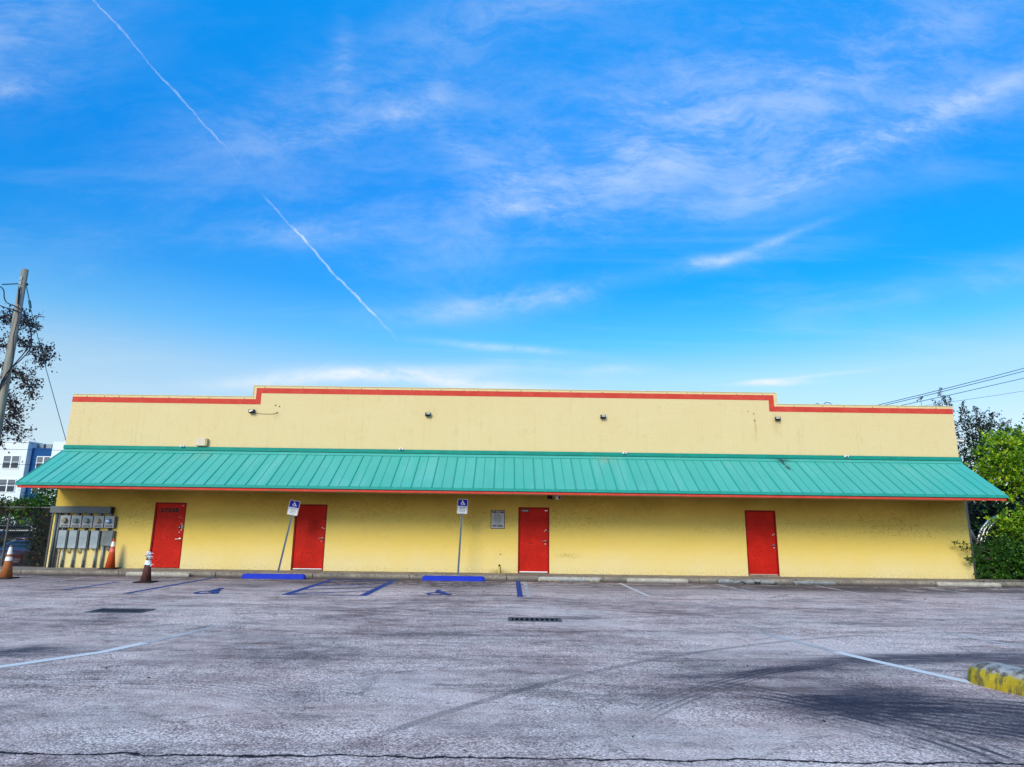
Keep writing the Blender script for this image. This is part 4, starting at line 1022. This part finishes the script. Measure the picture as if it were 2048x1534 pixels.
def car(kind, name, lab, loc, rot, paintm):
    c_ = thing(name, lab, 'car', loc, rot)
    if kind == 'sedan':
        m_ = MB(); loft(m_, [(0, .74, .34, .86), (.08, .84, .26, .98), (.5, .89, .22, 1.04), (1.2, .90, .20, 1.00), (2.6, .90, .20, .98), (3.6, .88, .22, .92), (4.3, .82, .24, .80), (4.6, .66, .30, .66)]); m_.build('body', paintm, c_, smooth=True)
        g = MB(); loft(g, [(.55, .60, .96, 1.02), (1.05, .66, .95, 1.30), (1.35, .66, .95, 1.40), (2.4, .66, .95, 1.40), (3.3, .62, .90, .99)]); g.build('window', MGL, c_, smooth=True)
        rf = MB(); loft(rf, [(1.25, .56, 1.36, 1.415), (1.6, .61, 1.375, 1.44), (2.2, .61, 1.375, 1.44), (2.5, .55, 1.36, 1.41)], p=4); rf.build('roof', paintm, c_, smooth=True)
        H_ = 1.0; wy = (.95, 3.65); lz = (.70, .86); lamps = ((-.80, -.42), (.42, .80))
    else:
        m_ = MB(); loft(m_, [(0, .80, .42, 1.00), (.08, .88, .34, 1.06), (.6, .92, .28, 1.08), (3.2, .92, .28, 1.06), (4.2, .88, .30, .98), (4.55, .70, .36, .80)]); m_.build('body', paintm, c_, smooth=True)
        g = MB(); loft(g, [(.10, .74, 1.0, 1.25), (.35, .72, 1.0, 1.54), (2.6, .72, 1.0, 1.56), (3.5, .66, .98, 1.08)], p=4); g.build('window', MGL, c_, smooth=True)
        rf = MB(); loft(rf, [(.12, .64, 1.48, 1.57), (.5, .69, 1.54, 1.62), (2.4, .69, 1.54, 1.62), (2.8, .60, 1.50, 1.58)], p=4); rf.build('roof', paintm, c_, smooth=True)
        for sx in (-1, 1):
            MB().tube([(sx*.60, .4, 1.63), (sx*.60, .5, 1.69), (sx*.60, 2.2, 1.69), (sx*.60, 2.3, 1.63)], .022, 6).build('roof_rail', MBLK, c_)
            MB().tube([(sx*.72, .12, 1.12), (sx*.67, .36, 1.52)], .045, 6).build('pillar', paintm, c_)
        for y in (.8, 1.8): MB().box(-.66, .66, y, y+.10, 1.70, 1.74).build('roof_bar', MBLK, c_)
        MB().tube([(-.3, .5, 1.78), (-.3, 2.2, 1.78)], .06, 8).tube([(.2, .5, 1.78), (.2, 2.2, 1.78)], .06, 8).build('roof_load', MBLK, c_)
        wy = (.95, 3.65); lz = (.78, 1.0); lamps = ((-.86, -.66), (.66, .86))
    for (a, b_) in lamps: MB().box(a, b_, -.02, .06, *lz).build('tail_light', MTL, c_, bevel=.02)
    MB().box(-.80, .80, -.06, .05, .38, .60).build('bumper', paintm, c_, bevel=.05)
    MB().box(-.17, .17, -.04, -.0+.01, .66 if kind == 'sedan' else .7, .80 if kind == 'sedan' else .84).build('licence_plate', MGRY, c_)
    for y in wy:
        for sx in (-1, 1):
            wh = MB().tube([(sx*.70, y, .32), (sx*.91, y, .32)], .32, 20).build('wheel', MTY, c_); MB().tube([(sx*.905, y, .32), (sx*.918, y, .32)], .20, 14).build('rim', MRM, wh)
    return c_
car('sedan', 'parked_car', 'dark red sedan with a sky-reflecting rear window behind the fence', (-19.3, 3.4, -.5), (0, 0, R(0)), MCR)
car('suv', 'parked_car', 'dark blue car with a loaded roof rack behind the red sedan', (-22.9, 6.9, -.5), (0, 0, R(-8)), MCB)

# apartment building ------------------------------------------------------
MAW = basic('apartment_white', (.74, .75, .78), .8, var=.04, scale=.3); MAB = basic('apartment_blue', (.012, .075, .22), .75, var=.06, scale=.3)
MAG = basic('apartment_window', (.05, .06, .075), .3, var=.3, scale=.4); MAF = basic('window_frame_white', (.8, .8, .8), .6, var=.03); MBLD = basic('window_blind', (.15, .165, .19), .6, var=.1)
ap = thing('apartment_building', 'white and blue multi-storey apartment building beyond the fence', 'building', (-75, 80, -.5))
MB().box(-21, -.35, 0, 14, 0, 13.75).build('white_block', MAW, ap)
MB().box(-21.1, -.25, -.08, 14.1, 13.76, 13.95).build('parapet', MAW, ap)
MB().box(-.34, 3.4, 1.0, 14, 0, 13.0).build('blue_bay', MAB, ap)
MB().box(3.41, 26, .1, 14, 0, 13.95).build('white_block', MAW, ap)
def win(x, y, z0, z1, w_=2.6):
    f = MB().box(x-w_/2, x-w_/2+.09, y-.09, y-.001, z0, z1).box(x+w_/2-.09, x+w_/2, y-.09, y-.001, z0, z1).box(x-w_/2+.09, x+w_/2-.09, y-.09, y-.001, z0, z0+.12).box(x-w_/2+.09, x+w_/2-.09, y-.09, y-.001, z1-.12, z1).box(x-.09, x+.09, y-.09, y-.001, z0+.12, z1-.12)
    f.box(x-w_/2+.09, x-.09, y-.08, y-.001, (z0+z1)/2-.04, (z0+z1)/2+.04).box(x+.09, x+w_/2-.09, y-.08, y-.001, (z0+z1)/2-.04, (z0+z1)/2+.04)
    f = f.build('window', MAF, ap)
    for (a, b_) in ((x-w_/2+.09, x-.09), (x+.09, x+w_/2-.09)):
        MB().box(a, b_, y-.04, y-.002, z0+.12, (z0+z1)/2-.04).build('pane', MAG, f); MB().box(a, b_, y-.04, y-.002, (z0+z1)/2+.04, z1-.12).build('pane', MBLD, f)
for z in (2.3, 5.95, 9.6):
    for x in (-2.55, -8.3, -14.1): win(x, 0, z, z+2.1)
    win(1.75, 1.0, z, z+2.1, 2.2)
    for x in (6.4, 12.0): win(x, .1, z, z+2.1)
win(-2.4, 0, -.2+.3, 1.6, 2.4)
for k, x in enumerate((.2, 1.5, 2.7)):
    MB().box(x-.45, x+.45, 2.0, 3.2, 13.001, 13.75).build('roof_unit', MSTL, ap)
MB().box(-.9, -.75, -.06, -.001, 10.6, 10.9).build('wall_vent', MGRY, ap)

# utility pole ------------------------------------------------------------
MPL, t, b = new('pole_wood', .9, spec=.15)
c = ocoord(t); n1 = t.noise(t.map(c, (9, 9, .5)), 1.0, 6, .7); n2 = t.noise(c, .7, 3)
col = t.mix(t.step(n1, .35, .65), (.14, .11, .09, 1), (.36, .31, .25, 1)); col = t.mix(t.step(n2, .4, .62, 0, .45), col, (.20, .24, .17, 1))
t.set(b.inputs['Base Color'], col); bump(t, b, n1, .5, .01)
po = thing('utility_pole', 'weathered wooden utility pole with cables at the left edge', 'utility pole', (-20.78, 4, -.5))
MB().tube([(.03, 0, 0), (0, 0, 6), (-.04, 0, 12.62)], [.19, .165, .13], 16).build('pole', MPL, po, smooth=True)
MB().box(-.20, -.12, -.20, -.14, 4.5, 8.2).build('cable_guard', MWHT, po); MB().box(-.09, .01, -.150, -.135, 12.1, 12.25).box(-.09, .01, -.150, -.135, 11.9, 12.03).build('tag_plate', MGRY, po)
MB().lathe([(.03, 0), (.045, .05), (.03, .10)], 10, (.16, 0, 11.9)).build('insulator', MLN, po)
MB().tube([(.02, -.16, 11.8), (.08, -.17, 11.0), (.18, -.17, 10.3), (.1, -.16, 9.6), (.28, -.17, 8.6), (.2, -.17, 8.0), (-.05, -.18, 7.3)], .014, 6).build('down_lead', MLN, po)
mb = MB()
for pts in ([(-.9, 0, 11.93), (-.45, -.02, 11.95), (-.15, -.05, 11.93), (-.02, -.16, 11.6), (.05, -.17, 11.0)],
            [(-1.6, 0, 12.1), (-.82, -.05, 11.75), (-.62, -.1, 11.3), (-.40, -.15, 11.05), (.1, -.19, 10.85), (.45, -.16, 10.55), (.72, -.1, 9.9), (.80, -.08, 9.4), (.62, -.1, 8.9), (.25, -.15, 8.25), (-.0, -.19, 7.7), (-.1, -.19, 7.0)],
            [(-1.6, 0, 11.6), (-.92, -.05, 11.3), (-.80, -.1, 11.0), (-.45, -.17, 10.85), (.2, -.2, 10.65), (.60, -.16, 10.2), (.82, -.12, 9.6), (.85, -.1, 9.1), (.55, -.12, 8.6), (.18, -.19, 8.1), (-.05, -.2, 7.5)],
            ):
    P = [Vector(p) for p in pts]; out = []
    for i in range(len(P)-1):
        p0, p1, p2, p3 = P[max(i-1, 0)], P[i], P[i+1], P[min(i+2, len(P)-1)]
        for s_ in (0, .25, .5, .75):
            out.append(.5*((2*p1)+(p2-p0)*s_+(2*p0-5*p1+4*p2-p3)*s_*s_+(3*p1-p0-3*p2+p3)*s_**3))
    out.append(P[-1]); mb.tube(out, .022, 6)
mb.build('cable', MLN, po)
tag(MB().tube([(-20.62, 3.95, 11.4), (-20.38, 3.97, 10.72)], .02, 6).tube([(-20.38, 3.97, 10.72), (-20.30, 4, 10.4)], .05, 8).tube([(-20.30, 4, 10.4), (-19.5, 4.4, 7.85), (-18.4, 4.9, 4.6), (-17.4, 5.4, 1.6), (-16.9, 5.6, -.5)], .014, 5).build('guy_wire', MWIRE), 'thin guy wire slanting down right from the utility pole', 'wire')
for k, (z0, z1, y) in enumerate(((9.9, 9.55, 40), (8.5, 8.2, 40), (6.0, 5.7, 40))):
    pass
for k, (za, zb, lb) in enumerate(((7.2, 6.9, 'upper thin wire crossing in front of the white apartment building'), (6.0, 5.75, 'middle thin wire crossing in front of the white apartment building'), (4.5, 4.3, 'lower thin wire crossing in front of the white apartment building'))):
    tag(MB().tube([(-60, 30, za), (-40, 30, za-.15), (-10, 30, zb)], .015, 5).build('service_wire', MLN), lb, 'wire', 'wires in front of the apartments')
# tree behind the pole, hanging branches reach into view from the left
tr2 = thing('drooping_tree', 'dark sparse-leaved tree with hanging branches behind the utility pole', 'tree', (-28.5, 8, -.5))
rng = np.random.default_rng(21)
mb = MB(); mb.tube([(0, 0, 0), (.2, .1, 3), (.5, .2, 6), (.3, .2, 9.5)], [.32, .26, .2, .12], 10)
limbs = [[(.4, .2, 7), (2.0, 0, 10.2), (3.8, -.2, 11.6), (4.8, -.1, 11.7), (5.4, 0, 11.2)], [(.4, .2, 7), (2.5, .3, 9.6), (4.6, .1, 10.6), (6.0, 0, 10.2), (6.35, 0, 9.6)], [(.4, .2, 6.5), (2.5, .0, 8.8), (4.4, -.3, 9.3), (5.6, -.2, 8.7), (6.1, -.2, 8.0)],
         [(.4, .2, 6), (2.4, .4, 8), (3.8, .2, 8.2), (4.8, .1, 7.6), (5.4, .1, 7.0)], [(.4, .2, 5.6), (2.2, .1, 7.2), (3.6, -.1, 7.3), (4.7, 0, 6.8), (5.6, .1, 6.1)], [(.4, .2, 5.2), (2.6, .2, 6.6), (4.0, .1, 6.4), (4.6, .1, 5.9)],
         [(.3, .2, 7.5), (-1.5, .5, 9.5), (-3, .4, 10)], [(.3, .2, 7), (-1.2, -.5, 8.5), (-2.5, -.6, 8.2)], [(.3, .2, 8.5), (.8, .2, 11), (1.6, .1, 12.4)]]
Cs, Ds, Tn = [], [], []
for li, l in enumerate(limbs):
    P = [Vector(p) for p in l]; out = []
    for i in range(len(P)-1):
        for s_ in np.linspace(0, 1, 5)[:-1]: out.append(P[i].lerp(P[i+1], s_)+Vector(rng.normal(size=3)*.05))
    out.append(P[-1]); n = len(out); mb.tube(out, [.07*(1-i/n)+.008 for i in range(n)], 6)
    for i in range(n//3, n):
        for q in range(6):
            d = Vector(rng.normal(size=3)); d.z -= .25; d.normalize(); ln = rng.uniform(.3, .75); tip = out[i]+d*ln
            mb.tube([out[i], tip], [.010, .004], 4, False)
            for k in range(15):
                s_ = rng.uniform(.25, 1.1); p = out[i]+d*ln*s_+Vector(rng.normal(size=3)*.09); Cs.append(p); dd = d+Vector(rng.normal(size=3)*.8); dd.normalize(); Ds.append(dd); Tn.append(rng.random())
mb.build('trunk', MBARK, tr2)
Cs, Ds, Tn = np.array(Cs), np.array(Ds), np.array(Tn); L = .13*(.7+.6*rng.random(len(Cs)))
leaf_mesh('crown', Cs, Ds, L, L*.30, LPU, Tn, rng, tr2)

# ================================================================== RIGHT SURROUNDINGS
for k, (a, z0, b_, z1, r_) in enumerate([(19.24, 8.05, 28.2, 10.40, .020), (19.79, 8.10, 28.2, 10.24, .020), (20.87, 8.16, 28.12, 9.84, .018), (23.2, 8.36, 28.0, 9.11, .010)]):
    sl_ = (z1-z0)/(b_-a); P = []
    for q in range(13):
        x = a-12+q*(46/12); P.append((x, 12, z0+sl_*(x-a)+.0016*(x-24)**2-.0016*(a-24)**2*.5))
    tag(MB().tube(P, r_, 6).build('overhead_wire', MWIRE), ['topmost overhead wire rising to the right', 'second overhead wire from the top, just below the topmost', 'third overhead wire from the top at right', 'lowest and thinnest overhead wire at right'][k], 'wire', 'overhead wires at right')
dt = thing('dark_tree', 'dark fine-leaved tree behind the right end of the yellow building', 'tree', (23.0, 9, -.1))
crown('crown', [(-.3, 0, 4.7, 1.7, 1.4, 1.8, 800), (-.5, .3, 6.3, 1.0, 1.0, .8, 130), (.6, 0, 6.0, 1.1, 1.0, .8, 130), (.1, 0, 6.9, .9, .8, .5, 60), (-.6, 0, 3.0, 1.6, 1.4, 1.6, 450)], .11, LDK, dt, 31, twig=.35, hollow=.15)
Cs, Ds, Tn = [], [], []; tw = MB(); rng = np.random.default_rng(5)
for (x0, z0, x1, z1, n) in ((-1.5, 6.6, -1.65, 8.75, 1), (-1.4, 7.0, -1.15, 8.35, 1), (-2.6, 7.0, -2.65, 8.3, 1), (-1.7, 7.2, -2.0, 8.15, 1), (-1.2, 7.0, -1.45, 8.35, 2), (-.8, 6.9, -.7, 7.7, 1), (0, 6.9, .05, 7.8, 2), (.6, 6.6, .85, 7.5, 2), (1.2, 6.2, 1.6, 7.1, 1), (1.0, 6.4, 1.3, 7.2, 1), (-.5, 7.3, -.55, 8.0, 1)):
    A, B = Vector((x0, 0, z0)), Vector((x1, 0, z1)); tw.tube([A, B], [.022, .006], 5)
    for q in range(9*n+12):
        s_ = rng.random(); sd2 = Vector(rng.normal(size=3)); sd2.normalize(); r2 = .26*(1-s_*.7); c0 = A.lerp(B, s_); tw.tube([c0, c0+sd2*r2], .005, 3, False)
        for k in range(7):
            p = c0+sd2*r2*rng.uniform(.3, 1.1)+Vector(rng.normal(size=3)*.03); d = sd2+Vector(rng.normal(size=3)*.7); d.normalize(); Cs.append(p); Ds.append(d); Tn.append(rng.random())
tw.build('twig', MBARK, dt); L = .085*(.7+.6*rng.random(len(Cs)))
leaf_mesh('top_shoots', np.array(Cs), np.array(Ds), L, L*.3, LDK, np.array(Tn), rng, dt)
MB().tube([(0, 0, 0), (.1, 0, 2.2), (0, 0, 5), (.1, 0, 7)], [.22, .18, .11, .04], 10).tube([(.1, 0, 2.4), (-1.4, 0, 4.6), (-2.6, 0, 6.6), (-3.1, 0, 7.2)], [.11, .08, .05, .02], 8).tube([(.1, 0, 3), (1.4, 0, 5), (1.9, 0, 6.6)], [.1, .06, .03], 8).build('trunk', MBARK, dt)

bt = thing('bright_tree', 'tall bright yellow-green leafy tree at the right edge beside the awning end', 'tree', (20.45, 3.2, 0))
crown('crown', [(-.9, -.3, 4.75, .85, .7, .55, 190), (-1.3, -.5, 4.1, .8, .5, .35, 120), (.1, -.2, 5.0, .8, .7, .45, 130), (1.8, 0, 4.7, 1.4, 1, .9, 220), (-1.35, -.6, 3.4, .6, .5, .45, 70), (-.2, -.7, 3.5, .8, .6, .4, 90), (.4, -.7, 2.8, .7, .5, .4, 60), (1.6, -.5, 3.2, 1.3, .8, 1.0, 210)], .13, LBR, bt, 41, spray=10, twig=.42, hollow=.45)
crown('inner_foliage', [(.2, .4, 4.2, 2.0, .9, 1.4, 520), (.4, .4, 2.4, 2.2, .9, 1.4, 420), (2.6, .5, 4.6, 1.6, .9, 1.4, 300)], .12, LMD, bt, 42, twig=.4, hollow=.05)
crown('top_sprigs', [(1.0, 0, 5.65, .8, .5, .35, 40), (2.4, 0, 5.8, .8, .5, .5, 70), (-.2, 0, 5.4, .5, .4, .2, 16)], .13, LMD, bt, 43, twig=.45, hollow=.2)
MB().tube([(0, .4, 0), (.1, .4, 1.6), (-.2, .2, 3.2), (-.6, 0, 4.6)], [.16, .13, .09, .03], 8).tube([(.1, .4, 1.6), (.9, .2, 3.4), (1.6, .1, 5.4)], [.1, .07, .02], 8).build('trunk', MBARK, bt)
bs_ = thing('bright_shrub', 'sunlit lime-green shrub at the right edge, lower than the tall tree', 'shrub', (18.45, .9, -.05))
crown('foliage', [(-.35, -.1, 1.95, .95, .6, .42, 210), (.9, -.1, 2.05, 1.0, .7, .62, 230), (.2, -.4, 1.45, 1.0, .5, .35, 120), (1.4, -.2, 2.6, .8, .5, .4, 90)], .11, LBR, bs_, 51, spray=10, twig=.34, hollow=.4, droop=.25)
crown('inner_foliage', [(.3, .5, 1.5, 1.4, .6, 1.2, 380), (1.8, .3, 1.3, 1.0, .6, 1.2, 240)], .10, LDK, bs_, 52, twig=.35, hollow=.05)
MB().tube([(0, .2, 0), (-.1, .1, 1.0), (-.3, 0, 1.8)], [.05, .04, .015], 6).tube([(.1, .2, 0), (.5, .1, 1.0), (.9, 0, 2.0)], [.05, .04, .015], 6).build('stem', MBARK, bs_)
ds = thing('dark_shrub', 'dense dark green shrub at the foot of the right wall corner', 'shrub', (17.2, .3, 0))
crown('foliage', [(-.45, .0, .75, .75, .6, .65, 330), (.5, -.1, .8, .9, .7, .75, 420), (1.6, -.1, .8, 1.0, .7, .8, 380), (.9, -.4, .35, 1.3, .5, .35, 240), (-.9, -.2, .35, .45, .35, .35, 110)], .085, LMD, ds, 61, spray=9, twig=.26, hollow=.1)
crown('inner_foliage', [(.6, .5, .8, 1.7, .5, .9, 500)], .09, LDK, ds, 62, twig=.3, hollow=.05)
rng = np.random.default_rng(8); Cs, Ds, Tn = [], [], []; tw = MB()
for (z0, xe, ze) in ((1.05, -2.45, 1.32), (.95, -2.2, 1.12), (.8, -2.05, .82), (.75, -2.0, .72), (.5, -1.75, .38), (.3, -1.75, .20)):
    A, B = Vector((-1.0, -.45, z0)), Vector((xe, -.62, ze)); M0 = (A+B)/2+Vector((0, 0, .08)); tw.tube([A, M0, B], [.010, .007, .003], 5)
    for q in range(60):
        s_ = rng.uniform(.35, 1.0); c0 = A.lerp(M0, s_*2) if s_ < .5 else M0.lerp(B, s_*2-1); d = Vector((-.5, 0, 0))+Vector(rng.normal(size=3)*.8); d.normalize(); Cs.append(c0+Vector(rng.normal(size=3)*.035)); Ds.append(d); Tn.append(rng.random()*.8)
tw.build('twig', MBARK, ds); L = .085*(.7+.6*rng.random(len(Cs))); leaf_mesh('reaching_leaves', np.array(Cs), np.array(Ds), L, L*.28, LMD, np.array(Tn), rng, ds)
MB().tube([(0, .2, 0), (-.2, 0, .8)], [.04, .015], 6).tube([(.6, .2, 0), (.7, 0, .9)], [.04, .015], 6).build('stem', MBARK, ds)
bd = thing('shade_thicket', 'dark thicket behind the bright shrubs and the end of the awning at right', 'thicket', (20.5, 6, 0))
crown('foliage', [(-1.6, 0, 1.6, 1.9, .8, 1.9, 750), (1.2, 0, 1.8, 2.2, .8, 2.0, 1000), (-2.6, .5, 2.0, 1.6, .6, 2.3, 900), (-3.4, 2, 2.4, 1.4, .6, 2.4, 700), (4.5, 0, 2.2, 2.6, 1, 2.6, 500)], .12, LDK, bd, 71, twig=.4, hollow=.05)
MB().tube([(-1, 0, 0), (-1.1, 0, 1.8), (-1.4, 0, 3)], [.1, .08, .03], 6).tube([(1, 0, 0), (1.3, 0, 2.8)], [.1, .04], 6).build('stem', MBARK, bd)
tag(MB().box(16.2, 34, 8.2, 8.4, -.5, 2.9).build('dark_backing_wall', basic('dark_backing_paint', (.05, .055, .055), .9)), 'added dark grey backing wall hiding the sky behind the right-hand bushes', 'wall')  # added backdrop, keeps bright sky from showing through the leaves
# bent grey metal ribs behind the corner
fr_ = thing('bent_metal_frame', 'bent shiny grey metal frame standing between the wall corner and the bushes', 'metal frame', (16.9, 1.6, 0))
for k in range(3):
    o = .13*k; MB().tube([(o, 0, .9), (o+.05, 0, 1.3), (.28+o, 0, 1.75), (.62+o, 0, 2.10), (1.0+o, 0, 2.28)], [.05, .05, .045, .04, .035], 8).build('rib', MCHR, fr_, smooth=True)
MB().tube([(-.35, 0, 1.98), (-.12, 0, 1.66), (.02, 0, 1.3)], [.07, .075, .06], 8).build('brace', MSTL, fr_, smooth=True)
MB().tube([(.0, 0, 0), (.03, 0, .95)], .05, 8).build('post', MSTL, fr_)
ll = None
rng = np.random.default_rng(9); n = 420
C_ = np.stack([rng.normal(16.6, 1.0, n).clip(15.0, 19.5), rng.normal(-1.05, .25, n), np.zeros(n)+.02], 1); C_[:, 2] = np.where(C_[:, 1] > -1.2, .14, .012); C_[:, 2] = np.where((C_[:, 0] > 17.0) & (C_[:, 1] > -.95), .075, C_[:, 2])
D_ = rng.normal(size=(n, 3)); D_[:, 2] *= .15; D_ /= np.linalg.norm(D_, axis=1)[:, None]; L = .05*(.6+.8*rng.random(n))
o = leaf_mesh('leaf_litter', C_, D_, L, L*.35, LDRY, rng.random(n), rng, None, 'stuff'); tag(o, 'dry brown leaf litter on the pavement under the right shrubs', 'leaves')
rng = np.random.default_rng(19); n = 900
px_ = rng.uniform(-15, 15, n); py_ = -1.3-rng.random(n)**2.2*17; near = rng.random(n) < .35; py_ = np.where(near, rng.uniform(-2.3, -1.25, n), py_)
C_ = np.stack([px_, py_, np.full(n, .012)], 1); D_ = rng.normal(size=(n, 3)); D_[:, 2] = abs(D_[:, 2])*.12; D_ /= np.linalg.norm(D_, axis=1)[:, None]; L = .028*(.5+rng.random(n))
o = leaf_mesh('grit', C_, D_, L, L*.4, LDRY, rng.random(n), rng, None, 'stuff'); tag(o, 'small dry leaf bits and grit scattered over the lot', 'debris')
tag(MB().tube([(11.1, .1, 5.97), (11.2, .1, 6.06), (11.35, .1, 6.04), (11.42, .1, 5.97)], .012, 5).tube([(11.0, .1, 5.97), (10.9, .1, 6.03), (10.8, .1, 5.97)], .01, 5).build('roof_cable', MLN), 'small black cable loops poking above the right parapet', 'cable')
